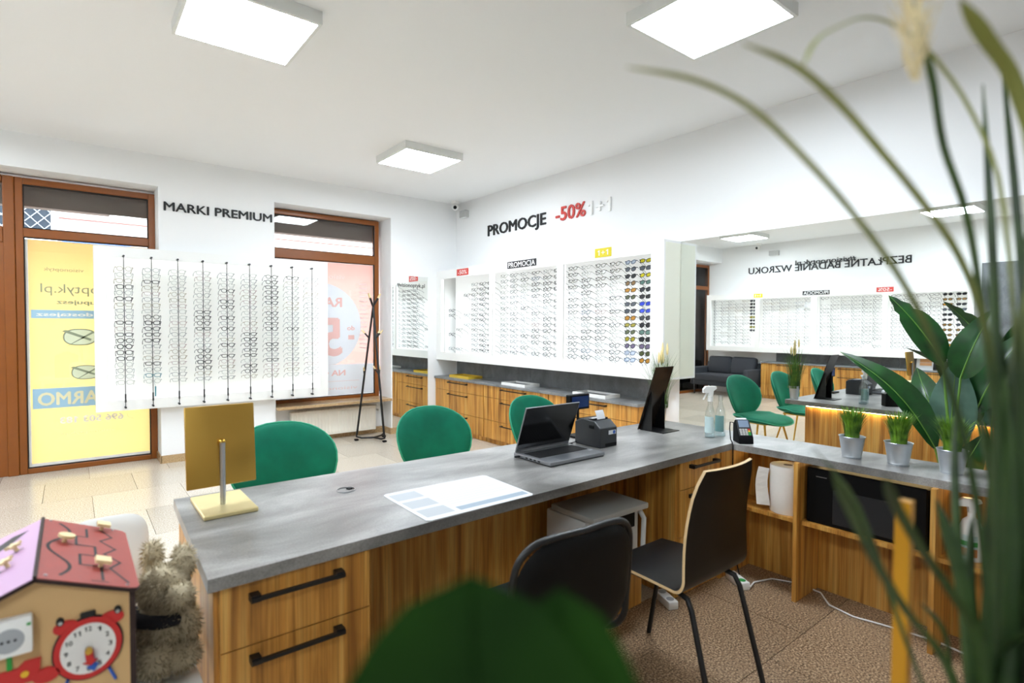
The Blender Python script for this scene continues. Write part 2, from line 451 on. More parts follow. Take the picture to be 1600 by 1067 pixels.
# ------------------------------------------------------------------ lettering (built from the default typeface, one glyph at a time)
GLY = {}
def _tm(body, off):
    cu = bpy.data.curves.new('t', 'FONT'); cu.body = body; cu.size = 1; cu.offset = off; cu.resolution_u = 3
    ob = bpy.data.objects.new('t', cu); COL.objects.link(ob)
    dg = bpy.context.evaluated_depsgraph_get()
    me = bpy.data.meshes.new_from_object(ob.evaluated_get(dg))
    vs = [tuple(v.co) for v in me.vertices]; fs = [tuple(p.vertices) for p in me.polygons]
    bpy.data.objects.remove(ob); bpy.data.curves.remove(cu); bpy.data.meshes.remove(me)
    return vs, fs
def glyph(c, off=.0):
    k = (c, off)
    if k not in GLY:
        if c == ' ': vs, fs = [], []
        else:
            v0, f0 = _tm(c, 0); vs, fs = [], []
            if c == '1':    # a one with a flag
                q_ = max(v[1] for v in _tm('H', 0)[0]); w_ = (min(v[0] for v in v0) + max(v[0] for v in v0)) / 2
                v0 = [(w_ + a * q_, b * q_, 0) for a, b in ((-.02, 0), (.14, 0), (.14, 1), (.02, 1), (-.22, .80), (-.22, .66), (-.02, .78))]; f0 = [tuple(range(7))]
            sh = [(0, 0)] if off == 0 else [(-off, 0), (off, 0), (0, off * .8), (0, -off * .8)]
            for dx, dy in sh:
                k_ = len(vs); vs += [(v[0] + dx, v[1] + dy, .00012 * sh.index((dx, dy))) for v in v0]; fs += [tuple(i + k_ for i in f) for f in f0]
        a, _ = _tm('|' + c + '|', 0); b, _ = _tm('||', 0)
        GLY[k] = (vs, fs, max(v[0] for v in a) - max(v[0] for v in b))
    return GLY[k]
def layout(body, w, h, bold=.0, mono=None):
    """glyphs of a line scaled so that the line is w wide and its capitals are h high"""
    x = 0; out = []; wi = 0
    for c in body:
        if c == ' ': wi += 1
        vs, fs, adv = glyph(c, bold)
        out.append((c, [(v[0] + x, v[1], v[2]) for v in vs], fs, wi)); x += adv
    xs = [v[0] for _, vs, _, _ in out for v in vs]
    x0, x1 = min(xs), max(xs); capv = glyph('H', bold)[0]; cap = max(v[1] for v in capv) - min(v[1] for v in capv)
    sx, sy = w / (x1 - x0), h / cap
    return [(c, [((v[0] - x0) * sx, v[1] * sy, v[2]) for v in vs], fs, w_) for c, vs, fs, w_ in out if vs]
def letters(parent, body, o, U, N, w, h, mat, bold=.0, depth=.006, single=False, name='letter', V=(0, 0, 1)):
    """raised letters: o = lower-left corner, U = reading direction, N = outward normal"""
    o, U, N, V = Vector(o), Vector(U), Vector(N), Vector(V)
    groups = {}
    for c, vs, fs, wi in layout(body, w, h, bold):
        mb = groups.setdefault(wi, MB()) if single else MB()
        k = len(vs); front = [o + U * x + V * y + N * (depth + q) for x, y, q in vs]
        if depth < .002:
            mb.add(front, fs)
        else:
            backv = [o + U * x + V * y - N * q for x, y, q in vs]
            cnt = {}
            for f in fs:
                for a, b in zip(f, f[1:] + f[:1]):
                    cnt[(a, b)] = 1
            side = [(a, b, b + k, a + k) for (a, b) in cnt if (b, a) not in cnt]
            mb.add(front + backv, list(fs) + [tuple(reversed([i + k for i in f])) for f in fs] + side)
        if not single: part(parent, name, mb, mat)
    for mb in groups.values(): part(parent, name, mb, mat)
for ch in "MARKIPEUOCJ-50%1+BZŁTNDW 23456789":
    for b in (.0, .012, .03): glyph(ch, b)
for ch in "visonptyk.lkujeszdrgaaedotwm#ARMOZNKULY0123456789BTQ|":
    glyph(ch, .0); glyph(ch, .03)

# ------------------------------------------------------------------ the room shell
XC, XB, XM, YA, YW, YD, H = -2.74, 4.21, 4.125, 6.52, 6.84, -3.2, 3.08
YO = 6.97
fl = struct('floor', MB().box(XC - .2, YD - .2, -.12, XB + .2, YO, -.009), MAT['grout'])
tw, tl, tg = .62, .645, .003
tmesh = MB().box(0, 0, -.01, tw - tg, tl - tg, 0).mesh('tile', MAT['tile'])
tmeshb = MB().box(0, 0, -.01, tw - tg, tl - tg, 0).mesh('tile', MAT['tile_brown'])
r = 0; y = 4.335 - tl * 10
while y < YO - .05:
    off = .43 if r % 2 == 0 else .12
    x = off - tw * 8
    while x < XB + .05:
        if x + tw > XC and y + tl > YD:
            x0, x1, y0, y1 = max(x, XC - .1), min(x + tw - tg, XB + .1), max(y, YD - .1), min(y + tl - tg, YO)
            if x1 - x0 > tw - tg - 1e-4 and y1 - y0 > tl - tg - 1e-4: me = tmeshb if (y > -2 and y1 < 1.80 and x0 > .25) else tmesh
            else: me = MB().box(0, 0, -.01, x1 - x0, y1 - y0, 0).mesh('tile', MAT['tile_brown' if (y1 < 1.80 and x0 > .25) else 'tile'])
            o = shared('tile', me, None, fl, (x0, y0, 0))
        x += tw
    y += tl; r += 1
struct('ceiling', MB().box(XC - .2, YD - .2, H, XB + .2, YO, H + .12), MAT['ceil'])
struct('wall_back_pier', MB().box(.70, YA, 0, 1.80, YO, 2.775), MAT['wall'])
struct('wall_back_corner', MB().box(3.22, YA, 0, XB + .2, YO, 2.775), MAT['wall'])
struct('wall_back', MB().box(XC - .2, YA, 2.775, XB + .2, YO, H), MAT['wall'])
struct('wall_back_niche', MB().box(1.80, 6.74, 0, 3.22, YO, .44), MAT['wall'])
struct('wall_right', MB().box(XB, YD - .2, 0, XB + .2, YA, H), MAT['wall'])
struct('wall_left', MB().box(XC - .2, YD - .2, 0, XC, YO, H), MAT['wall'])
struct('wall_front', MB().box(XC, YD - .2, 0, XB, YD, H), MAT['wall'])
sk = MB(); sk.box(.695, YA - .012, 0, 1.80, YA, .078); sk.box(3.205, YA - .012, 0, 3.86, YA, .078); sk.box(3.205, YA, 0, 3.22, 6.74, .078)
sk.box(1.80, 6.728, 0, 3.205, 6.74, .078); sk.box(.688, YA - .012, 0, .70, 6.8, .078)
struct('baseboard_back', sk, MAT['skirt'])
sl = MB().rbox(1.802, 6.46, .437, 3.205, 6.80, .470, .004, 1)
struct('trim_1', sl, MAT['skirt'])

# windows and door: brown frames, rubber gaskets, glass
def window(name, x0, x1, z0, z1, zt, fwid=.058, bot=.05):
    """frame with a transom bar at zt (low, high)"""
    f = MB(); ya, yb = 6.805, 6.885
    f.box(x0, ya, z0, x0 + fwid, yb, z1); f.box(x1 - fwid, ya, z0, x1, yb, z1)
    f.box(x0 + fwid, ya, z0, x1 - fwid, yb, z0 + bot); f.box(x0 + fwid, ya, z1 - fwid, x1 - fwid, yb, z1)
    f.box(x0 + fwid, ya, zt[0], x1 - fwid, yb, zt[1])
    w = struct(name, f, MAT['frame'], bevel=.006)
    a, b = x0 + fwid, x1 - fwid
    for (p, q) in ((z0 + bot, zt[0]), (zt[1], z1 - fwid)):
        g = MB(); t = .009
        for bx_ in ((a, p, a + t, q), (b - t, p, b, q), (a + t, p, b - t, p + t), (a + t, q - t, b - t, q)):
            g.box(bx_[0], 6.815, bx_[1], bx_[2], 6.84, bx_[3])
        part(w, 'gasket', g, MAT['gasket'])
        part(w, 'pane', MB().box(a + t, 6.838, p + t, b - t, 6.844, q - t), MAT['pane'])
    return w
window('window_1', -.385, .70, .0, 2.745, (2.205, 2.285))
window('window_2', 1.80, 3.19, .445, 2.765, (2.195, 2.305), .06, .06)
window('window_3', XC, -1.55, .0, 2.745, (2.205, 2.285))
d = MB(); ya, yb = 6.79, 6.885
d.box(-.465, ya, 0, -.385, yb, 2.745); d.box(-1.55, ya, 0, -1.47, yb, 2.745)
d.box(-1.47, ya, 2.14, -.465, yb, 2.285); d.box(-1.47, ya, 2.69, -.465, yb, 2.745)
dr = struct('door_1', d, MAT['frame'], bevel=.008)
lf = MB()
for b_ in ((-1.47, .005, -1.33, 2.14), (-.605, .005, -.465, 2.14), (-1.33, .01, -.605, .16), (-1.33, 2.0, -.605, 2.135), (-1.33, .95, -.605, 1.05)): lf.box(b_[0], 6.80, b_[1], b_[2], 6.87, b_[3])
dl = part(dr, 'door_leaf', lf, MAT['frame'])
for z0, z1 in ((.16, .95), (1.05, 2.0)): part(dl, 'pane', MB().box(-1.33, 6.832, z0, -.605, 6.838, z1), MAT['pane'])
part(dr, 'pane', MB().box(-1.47, 6.838, 2.285, -.465, 6.844, 2.69), MAT['pane'])
hd = MB(); hd.box(-.535, 6.792, 1.42, -.505, 6.80, 1.62); hd.tube([(-.52, 6.80, 1.55), (-.52, 6.745, 1.55), (-.53, 6.735, 1.55), (-.64, 6.735, 1.55)], .010, 8)
part(dr, 'door_handle', hd, MAT['steel'], 'steel lever handle', smooth=40)

# outside: soffit of the canopy, street, house across the street
sx_ = MB().box(XC - .4, YO + .004, 2.545, XB + .4, 7.30, 2.86); sx_.box(XC - .4, YO + .004, 2.515, XB + .4, YO + .03, 2.545)
struct('trim_2', sx_, MAT['soffit'])
struct('floor_outside', MB().box(-14, YO, -.25, 18, 30, -.02), MAT['pave'])
fc = thing('facade', 'pale pink house front across the street seen through the transom panes', 'building', (0, 16, 0))
fb = part(fc, 'wall', MB().box(-14, 16, -.2, 18, 18, 11), MAT['facade'])
for z in (3.02, 3.40, 3.76, 4.12, 4.5):
    part(fc, 'ledge', MB().box(-.17, 15.985, z, 16, 16.0, z + .025), MAT['groove'])
fwn = part(fc, 'window', MB().box(-1.5, 15.93, 3.30, -.25, 16.0, 5.0), MAT['white'])
part(fwn, 'pane', MB().box(-1.45, 15.915, 3.36, -.30, 15.93, 4.95), MAT['farglass'])
gr = MB()
for i in range(5):
    xa = -1.45 + i * .23
    for z in (3.36, 3.6, 3.84, 4.08):
        gr.tube([(xa, 15.9, z), (xa + .23, 15.9, z + .24)], .008, 4); gr.tube([(xa + .23, 15.9, z), (xa, 15.9, z + .24)], .008, 4)
part(fwn, 'grille', gr, MAT['grille'])
part(fc, 'window_sill', MB().box(-1.55, 15.85, 3.22, -.2, 16.0, 3.29), MAT['white'])
part(fc, 'awning', MB().prism([(15.3, 3.02), (16.0, 3.45), (16.0, 3.2), (15.3, 2.95)], 'x', -.12, 1.12), MAT['bluesign'], 'pale blue shop awning')

# ------------------------------------------------------------------ window posters (printed on film, seen from behind, so the writing is reversed)
py = 6.8455
po = thing('window_poster', 'yellow translucent poster with reversed writing and spectacles on the left window', 'poster', (.17, py, .06))
part(po, 'film', MB().box(-.300, py, .062, .640, py + .001, 2.19), MAT['fy'])
IN = (0, -1, 0); RU = (-1, 0, 0)
def ptext(p, body, xr, z, w, h, mat, bold=0.0):
    letters(p, body, (xr, 6.8374, z), RU, IN, w, h, mat, bold, .0006, True, 'lettering')
def pshape(p, name, mb, mat): part(p, name, mb, mat)
def rect(x0, z0, x1, z1, dy=0.0):
    m = MB(); y = 6.8376 - dy
    m.add([(x0, y, z0), (x1, y, z0), (x1, y, z1), (x0, y, z1)], [(0, 1, 2, 3)]); return m
edge = MB()
for a in ((-.318, .06, -.300, 2.19), (.640, .06, .660, 2.19), (-.300, .06, .640, .085)): edge.merge(rect(*a))
part(po, 'clear_margin', edge, MAT['fyw'])
ptext(po, 'visionoptyk', .11, 1.905, .30, .035, MAT['fg'])
ptext(po, 'visionoptyk.pl', .56, 1.70, .775, .085, MAT['fg'])
ptext(po, 'jedne kupujesz', .50, 1.595, .60, .042, MAT['fg'], .03)
part(po, 'blue_band', rect(-.285, 1.455, .60, 1.535), MAT['fb'])
ptext_y = []
letters(po, 'drugie dostajesz', (.50, 6.8366, 1.478), RU, IN, .75, .036, MAT['fyw'], .03, .0006, True, 'lettering')
def spec_print(cx, cz, s):
    a = MB(); b = MB()
    for sx in (-1, 1):
        ox = cx + sx * .155 * s; k = 28; inn = []; out = []
        for i in range(k):
            t = 2 * PI * i / k; c, n = math.cos(t), math.sin(t)
            ex = math.copysign(abs(c) ** .75, c) * .125 * s; ez = math.copysign(abs(n) ** .85, n) * .075 * s
            out.append((ox + ex * 1.1, 6.8372, cz + ez * 1.14)); inn.append((ox + ex, 6.8372, cz + ez))
        a.add(out + inn, [(i, (i + 1) % k, k + (i + 1) % k, k + i) for i in range(k)])
        b.add([(x, 6.8373, z) for x, _, z in inn], [tuple(range(k))])
    for x0, z0, x1, z1 in ((cx - .035 * s, cz + .03 * s, cx + .035 * s, cz + .05 * s),): a.merge(rect(x0, z0, x1, z1, .0004))
    a.add([(cx - .30 * s, 6.8371, cz + .06 * s), (cx - .27 * s, 6.8371, cz + .075 * s), (cx - .06 * s, 6.8371, cz - .02 * s), (cx - .07 * s, 6.8371, cz - .04 * s)], [(0, 1, 2, 3)])
    a.add([(cx - .27 * s, 6.8371, cz - .10 * s), (cx - .24 * s, 6.8371, cz - .075 * s), (cx - .05 * s, 6.8371, cz + .06 * s), (cx - .02 * s, 6.8371, cz + .055 * s)], [(0, 1, 2, 3)])
    part(po, 'printed_lens', b, MAT['fgl']); part(po, 'printed_spectacles', a, MAT['fg'])
spec_print(.22, 1.275, .95); spec_print(.24, .93, .82)
part(po, 'blue_band', rect(-.285, .60, .62, .79), MAT['fb'])
letters(po, 'ZA DARMO', (.58, 6.8366, .63), RU, IN, .83, .125, MAT['fyl'], .03, .0006, True, 'lettering')
ptext(po, '696 503 183', .41, .445, .50, .062, MAT['fyw'], .03)
ptext(po, 'visionoptyk.pl', .34, .335, .42, .02, MAT['fyl'])
ph = MB(); ph.tube([(.44, 6.8373, .50), (.45, 6.8373, .46), (.49, 6.8373, .44)], .012, 6, flat=.03)
part(po, 'phone_symbol', ph, MAT['fyw'])

pr = thing('window_poster', 'pink and white translucent discount poster with reversed writing on the right window', 'poster', (2.47, py, .51))
part(pr, 'film', MB().box(1.872, py, .516, 3.118, py + .001, 2.185), MAT['fr'])
part(pr, 'white_field', rect(1.872, .516, 3.118, .905), MAT['fw'])
ci = MB(); k = 48; cx_, cz_, rr_ = 2.42, 1.40, .53
ci.add([(cx_ + rr_ * math.cos(2 * PI * i / k), 6.8375, max(.906, cz_ + rr_ * math.sin(2 * PI * i / k))) for i in range(k)], [tuple(range(k))])
part(pr, 'white_disc', ci, MAT['fw'])
def rtext(body, xr, z, w, h, mat, bold=.03):
    letters(pr, body, (xr, 6.8366, z), RU, IN, w, h, mat, bold, .0006, True, 'lettering')
ptext(pr, 'visionoptyk', 2.74, 1.985, .55, .055, MAT['fr2'])
rtext('RABAT', 2.70, 1.635, .57, .12, MAT['frt'])
rtext('50%', 2.70, 1.03, 1.0, .48, MAT['frt'])
rtext('do', 2.865, 1.34, .10, .06, MAT['frt'])
part(pr, 'square_print', rect(2.78, 1.22, 2.86, 1.275, .001), MAT['frt'])
rtext('NA OKULARY', 2.74, .765, .80, .072, MAT['frt'])
part(pr, 'fine_line', rect(1.9, .69, 2.92, .695, .001), MAT['fr2'])
ptext(pr, 'visionoptyk.pl', 2.9, .585, .8, .04, MAT['fr2'])
for i in range(16):
    part(pr, 'fine_line', rect(2.93, 1.10 + i * .055, 3.03, 1.118 + i * .055), MAT['fr2'])

# ------------------------------------------------------------------ ceiling lights
def ceiling_light(cx, cy, label):
    t = thing('ceiling_light', label, 'lamp', (cx, cy, H - .07), 'square ceiling light panels')
    a = .31; f = MB(); w = .018
    f.box(cx - a, cy - a, H - .07, cx - a + w, cy + a, H); f.box(cx + a - w, cy - a, H - .07, cx + a, cy + a, H)
    f.box(cx - a + w, cy - a, H - .07, cx + a - w, cy - a + w, H); f.box(cx - a + w, cy + a - w, H - .07, cx + a - w, cy + a, H)
    part(t, 'frame', f, MAT['lframe'])
    part(t, 'diffuser', MB().box(cx - a + w, cy - a + w, H - .066, cx + a - w, cy + a - w, H - .056), MAT['panel'])
ceiling_light(.77, 3.30, 'square white ceiling light panel at the top left, cut by the picture edge')
ceiling_light(2.66, 1.66, 'square white ceiling light panel above the long reception desk, cut by the top edge')
ceiling_light(2.705, 4.86, 'square white ceiling light panel in front of the security camera corner')
ceiling_light(-1.36, 5.26, 'square ceiling light panel seen in the mirror near the security camera')
ceiling_light(-1.36, 2.22, 'square ceiling light panel seen in the mirror behind the reed blades')

ceiling_light(-1.36, -.85, 'added unseen fill light panel behind the viewer on the door side')  # unseen panel, added to throw light on the desk drawer fronts

# ------------------------------------------------------------------ mirrors
mo = thing('wall_mirror', 'large frameless wall mirror to the right of the lit display cases', 'mirror', (XM, .6, .08))
mb = MB().box(XM, -1.2, .08, XM + .005, 2.828, 2.135)
part(mo, 'glass', mb, MAT['mirror'])
part(mo, 'backing_board', MB().box(XM + .005, -1.2, .08, XB, 2.83, 2.135), MAT['white'])
mo2 = thing('wall_mirror', 'narrow tall mirror on the window wall beside the coat rack', 'mirror', (3.49, YA - .006, .08))
part(mo2, 'glass', MB().box(3.235, YA - .006, .08, 3.755, YA, 2.05), MAT['mirror'])
letters(mo2, '#visionoptyk.pl', (3.30, YA - .006, 1.905), (1, 0, 0), (0, -1, 0), .41, .052, MAT['letter_black'], .014, .001, True, 'lettering')

# ------------------------------------------------------------------ raised wall lettering
s1 = thing('wall_lettering', 'raised black letters MARKI PREMIUM on the pier between the windows', 'sign', (1.26, YA, 2.545))
letters(s1, 'MARKI PREMIUM', (.745, YA - .001, 2.545), (1, 0, 0), (0, -1, 0), 1.03, .088, MAT['letter_black'], .022, .008)
s2 = thing('wall_lettering', 'raised black letters PROMOCJE above the lit display cases', 'sign', (XB, 5.2, 2.55))
letters(s2, 'PROMOCJE', (XB - .001, 5.763, 2.552), (0, -1, 0), (-1, 0, 0), 1.11, .135, MAT['letter_black'], .018, .012)
s3 = thing('wall_lettering', 'raised red figures -50% on the wall right of PROMOCJE', 'sign', (XB, 4.27, 2.55))
letters(s3, '-50%', (XB - .001, 4.494, 2.555), (0, -1, 0), (-1, 0, 0), .455, .15, MAT['letter_red'], .018, .012)
s4 = thing('wall_lettering', 'raised white figures 1+1 on the white wall right of -50%', 'sign', (XB, 3.85, 2.55))
letters(s4, '1+1', (XB - .001, 3.995, 2.545), (0, -1, 0), (-1, 0, 0), .30, .14, MAT['letter_white'], .0, .02)
s5 = thing('wall_lettering', 'raised black letters BEZPŁATNE BADANIE WZROKU seen reversed in the large mirror', 'sign', (XC, 4.5, 2.5))
letters(s5, 'BEZPŁATNE BADANIE WZROKU', (XC + .001, 3.065, 2.49), (0, 1, 0), (1, 0, 0), 2.84, .13, MAT['letter_black'], .012, .012)
s6 = thing('wall_lettering', 'smaller black letters #visionoptyk.pl seen reversed in the large mirror', 'sign', (XC, 4.4, 2.62))
letters(s6, '#visionoptyk.pl', (XC + .013, 3.90, 2.60), (0, 1, 0), (1, 0, 0), 1.06, .09, MAT['letter_black'], .012, .006)

# ------------------------------------------------------------------ lit display cases
def case_B(name, label, xf, xw, sgn, y0, y1, z0, z1, ops, oz, loc):
    """long wall case; xf front plane, xw wall, sgn +1 when the wall lies towards +X; ops = openings along Y"""
    t = thing(name, label, 'display case', loc)
    X0, X1 = min(xf, xf + sgn * .018), max(xf, xf + sgn * .018)
    f = MB()
    f.box(X0, y0, z0, X1, y1, oz[0]); f.box(X0, y0, oz[1], X1, y1, z1)
    ys = [y0] + [v for o in sorted(ops) for v in o] + [y1]
    for a, b in zip(ys[0::2], ys[1::2]): f.box(X0, a, oz[0], X1, b, oz[1])
    part(t, 'front_frame', f, MAT['white'])
    b0, b1 = min(xf + sgn * .018, xw), max(xf + sgn * .018, xw)
    part(t, 'top_board', MB().box(b0, y0, z1 - .018, b1, y1, z1), MAT['white'])
    part(t, 'bottom_board', MB().box(b0, y0, z0, b1, y1, z0 + .018), MAT['white'])
    for a in (y0, y1 - .018): part(t, 'side_board', MB().box(b0, a, z0 + .018, b1, a + .018, z1 - .018), MAT['cream' if a < 3 and sgn > 0 else 'white'])
    for a, b in sorted(ops):
        xb_ = xf + sgn * .265
        part(t, 'backlit_panel', MB().box(min(xb_, xb_ + sgn * .01), a - .048, z0 + .03, max(xb_, xb_ + sgn * .01), b + .048, z1 - .03), MAT['back'])
        xs = xf + sgn * .03
        part(t, 'led_strip', MB().box(min(xs, xs + sgn * .02), a - .02, oz[1] + .03, max(xs, xs + sgn * .02), b + .02, oz[1] + .04), MAT['led'])
        for c in (a - .026, b + .016): part(t, 'led_strip', MB().box(min(xs, xs + sgn * .02), c, oz[0], max(xs, xs + sgn * .02), c + .01, oz[1]), MAT['led'])
    return t
opsB = [(2.968, 4.042), (4.140, 5.243), (5.307, 6.396)]
case_B('display_case', 'long white wall case with three backlit panels of eyeglasses, right of the corner', 3.89, XB, 1, 2.832, YA, .945, 2.133, opsB, (1.05, 2.022), (4.05, 4.68, .945))
opsC = [(2.25, 3.30), (3.385, 4.415), (4.525, 5.495), (5.59, 6.57)]
case_B('display_case', 'long white wall case with four backlit panels, seen only in the large mirror', XC + .32, XC, -1, 2.17, 6.66, .905, 2.075, opsC, (1.0, 1.965), (XC + .16, 4.4, .905))

def plate(name_label, x, N, U, yl, z0, w, h, mat, text, tw_, th_, tmat, bold=.006):
    t = thing('promo_sign', name_label, 'sign', (x, yl, z0))
    m = MB(); y0, y1 = (yl, yl + U * w) if U > 0 else (yl + U * w, yl)
    m.box(min(x, x + N * .004), y0, z0, max(x, x + N * .004), y1, z0 + h)
    part(t, 'plate', m, mat)
    letters(t, text, (x + N * .0042, yl + U * (w - tw_) / 2, z0 + (h - th_) / 2), (0, U, 0), (N, 0, 0), tw_, th_, tmat, bold, .0008, True, 'lettering')
plate('red sign reading -50% on the case edge nearest the corner', 3.89, -1, -1, 6.004, 2.04, .263, .083, MAT['sign_red'], '-50%', .20, .05, MAT['letter_white'])
plate('black sign reading PROMOCJA on the middle of the display case', 3.89, -1, -1, 4.953, 2.047, .50, .078, MAT['sign_black'], 'PROMOCJA', .46, .055, MAT['letter_white'])
plate('yellow sign reading 1+1 on the case panel with sunglasses', 3.89, -1, -1, 3.611, 2.047, .202, .084, MAT['sign_yellow'], '1+1', .13, .05, MAT['letter_white'])
plate('yellow 1+1 sign seen reversed in the large mirror', XC + .32, 1, 1, 5.44, 1.985, .18, .078, MAT['sign_yellow'], '1+1', .12, .045, MAT['letter_white'])
plate('black PROMOCJA sign seen reversed in the large mirror', XC + .32, 1, 1, 4.21, 1.995, .47, .078, MAT['sign_black'], 'PROMOCJA', .43, .055, MAT['letter_white'])
plate('red -50% sign seen reversed in the large mirror', XC + .32, 1, 1, 3.22, 2.00, .25, .08, MAT['sign_red'], '-50%', .2, .05, MAT['letter_white'])

# rack hung on the pier between the windows
ra = thing('display_case', 'shallow white lit rack with nine eyeglass rods, hung between the windows', 'display case', (1.27, 6.45, .575))
x0, x1, z0, z1 = .175, 2.362, .577, 2.135; yf = 6.42
f = MB(); ix0, ix1, iz0, iz1 = .275, 2.268, .678, 2.032
f.box(x0, yf, z0, x1, yf + .014, iz0); f.box(x0, yf, iz1, x1, yf + .014, z1); f.box(x0, yf, iz0, ix0, yf + .014, iz1); f.box(ix1, yf, iz0, x1, yf + .014, iz1)
part(ra, 'front_frame', f, MAT['white'])
sd = MB(); ye = 6.515
sd.box(x0, yf + .014, z0, x0 + .014, ye, z1); sd.box(x1 - .014, yf + .014, z0, x1, ye, z1); sd.box(x0 + .014, yf + .014, z0, x1 - .014, ye, z0 + .014); sd.box(x0 + .014, yf + .014, z1 - .014, x1 - .014, ye, z1)
part(ra, 'side_boards', sd, MAT['white'])
part(ra, 'back_board', MB().box(x0 + .014, ye - .012, z0 + .014, x1 - .014, ye, z1 - .014), MAT['backA'])
for a in ((ix0 - .045, iz0, ix0 - .035, iz1), (ix1 + .035, iz0, ix1 + .045, iz1), (ix0, iz0 - .045, ix1, iz0 - .035), (ix0, iz1 + .035, ix1, iz1 + .045)):
    part(ra, 'led_strip', MB().box(a[0], yf + .03, a[1], a[2], yf + .06, a[3]), MAT['ledA'])
RODS = [.401 + i * .2206 for i in range(9)]
ORD = ['first', 'second', 'third', 'fourth', 'fifth', 'sixth', 'seventh', 'eighth', 'ninth', 'tenth', 'eleventh', 'twelfth', 'thirteenth', 'fourteenth', 'fifteenth', 'sixteenth', 'seventeenth', 'eighteenth', 'nineteenth', 'twentieth', 'twenty-first']
for x in RODS:
    m = MB(); yr = 6.375
    m.tube([(x, yr, .612), (x, yr, 2.045)], .0036, 6)
    m.tube([(x, yr - .012, 2.046), (x, yf, 2.046)], .010, 6); m.tube([(x, yr - .012, .61), (x, yf, .61)], .010, 6)
    m.tube([(x, yr, .66), (x, yr, .74)], .008, 6)
    part(ra, 'rod', m, MAT['dark'])

# ------------------------------------------------------------------ eyeglasses
SHAPES = [(.0255, .0165, 3.2, .0), (.0245, .0205, 2.1, .0), (.0265, .0190, 2.6, .18), (.0260, .0200, 3.0, .05), (.0240, .0215, 2.0, .0)]
def rim_pts(sx, sh, k):
    hw, hh, e, cat = sh; out = []
    for i in range(k):
        t = 2 * PI * i / k; c, n = math.cos(t), math.sin(t)
        x = math.copysign(abs(c) ** (2 / e), c) * hw; z = math.copysign(abs(n) ** (2 / e), n) * hh
        z += cat * (x * 1.0) * (1 if z > 0 else .2) * .5
        out.append((sx * (.0335 + x), 0, z))
    return out
def front_mb(sh, th, k=14, n=4):
    m = MB()
    for sx in (-1, 1):
        m.tube(rim_pts(sx, sh, k), th, n, closed=True)
        m.box(min(sx * .060, sx * .071), -th, sh[1] * .42, max(sx * .060, sx * .071), th * 1.2, sh[1] * .42 + .006)
    m.tube([(-.0095, 0, .003), (-.004, -.001, .0065), (.004, -.001, .0065), (.0095, 0, .003)], th * 1.05, n)
    return m
def temple_mb(sx, sh, th=.0021):
    z = sh[1] * .42 + .003
    m = MB(); m.tube([(sx * .0705, .0015, z), (sx * .070, .085, z - .001), (sx * .066, .118, z - .016)], [th * 1.1, th, th * 1.3], 4); return m
def lens_mb(sx, sh, k=14):
    m = MB(); m.add([(x, .0004, z) for x, y, z in rim_pts(sx, (sh[0] * .97, sh[1] * .97, sh[2], sh[3]), k)], [tuple(range(k))]); return m
GF = {}
for si, sh in enumerate(SHAPES):
    for th, tn in ((.0017, 'thin'), (.0029, 'mid'), (.0036, 'thick')):
        GF[si, tn] = front_mb(sh, th).mesh('eyeglasses', MAT['black'])
    GF[si, 'tl'] = temple_mb(-1, sh).mesh('temple', MAT['black']); GF[si, 'tr'] = temple_mb(1, sh).mesh('temple', MAT['black'])
    GF[si, 'll'] = lens_mb(-1, sh).mesh('lens', MAT['lens']); GF[si, 'lr'] = lens_mb(1, sh).mesh('lens', MAT['lens'])
FC = {'black': P('frame_black', '#060607', .5, spec=.2), 'charcoal': P('frame_charcoal', '#232428', .5, spec=.25), 'silver': P('frame_silver', '#74787c', .3, metal=.6),
      'gold': P('frame_gold', '#86795c', .3, metal=.6), 'clear': P('frame_clear', '#a4a7a2', .25), 'brown': P('frame_brown', '#2c1b12', .5, spec=.25),
      'blue': P('frame_blue', '#38506e', .3), 'pink': P('frame_rose', '#967a78', .35), 'teal': P('frame_teal', '#3f7d88', .3)}
NAMES = {'black': 'black-rimmed', 'charcoal': 'charcoal metal', 'silver': 'thin silver', 'gold': 'thin gold', 'clear': 'pale clear-rimmed', 'brown': 'brown-rimmed', 'blue': 'blue-rimmed', 'pink': 'rose-rimmed', 'teal': 'teal-rimmed'}
def tint(name, h, a=.25):
    m = bpy.data.materials.new(name); m.use_nodes = True; nt = m.node_tree; b = nt.nodes['Principled BSDF']
    b.inputs['Base Color'].default_value = hexc(h); b.inputs['Roughness'].default_value = .4; b.inputs['Specular IOR Level'].default_value = .2
    t = nt.nodes.new('ShaderNodeBsdfTransparent'); t.inputs[0].default_value = tuple(min(1, v * 1.6 + .05) for v in hexc(h)[:3]) + (1,)
    mx = nt.nodes.new('ShaderNodeMixShader'); mx.inputs[0].default_value = a
    nt.links.new(b.outputs[0], mx.inputs[1]); nt.links.new(t.outputs[0], mx.inputs[2]); nt.links.new(mx.outputs[0], nt.nodes['Material Output'].inputs[0])
    return m
TINTS = {'grey': tint('lens_grey', '#4b5058'), 'dark': tint('lens_dark', '#1c1d21', .12), 'green': tint('lens_green', '#4d5530'), 'amber': tint('lens_amber', '#b07a1c'), 'olive': tint('lens_olive', '#9a8f20'),
         'yellow': tint('lens_yellow', '#c9bd20'), 'blue': tint('lens_blue', '#2740c8'), 'violet': tint('lens_violet', '#726682'), 'pale': tint('lens_pale', '#aab4c4', .5), 'brown': tint('lens_brown', '#7a5a26'), 'teal': tint('lens_teal', '#5f7f74')}
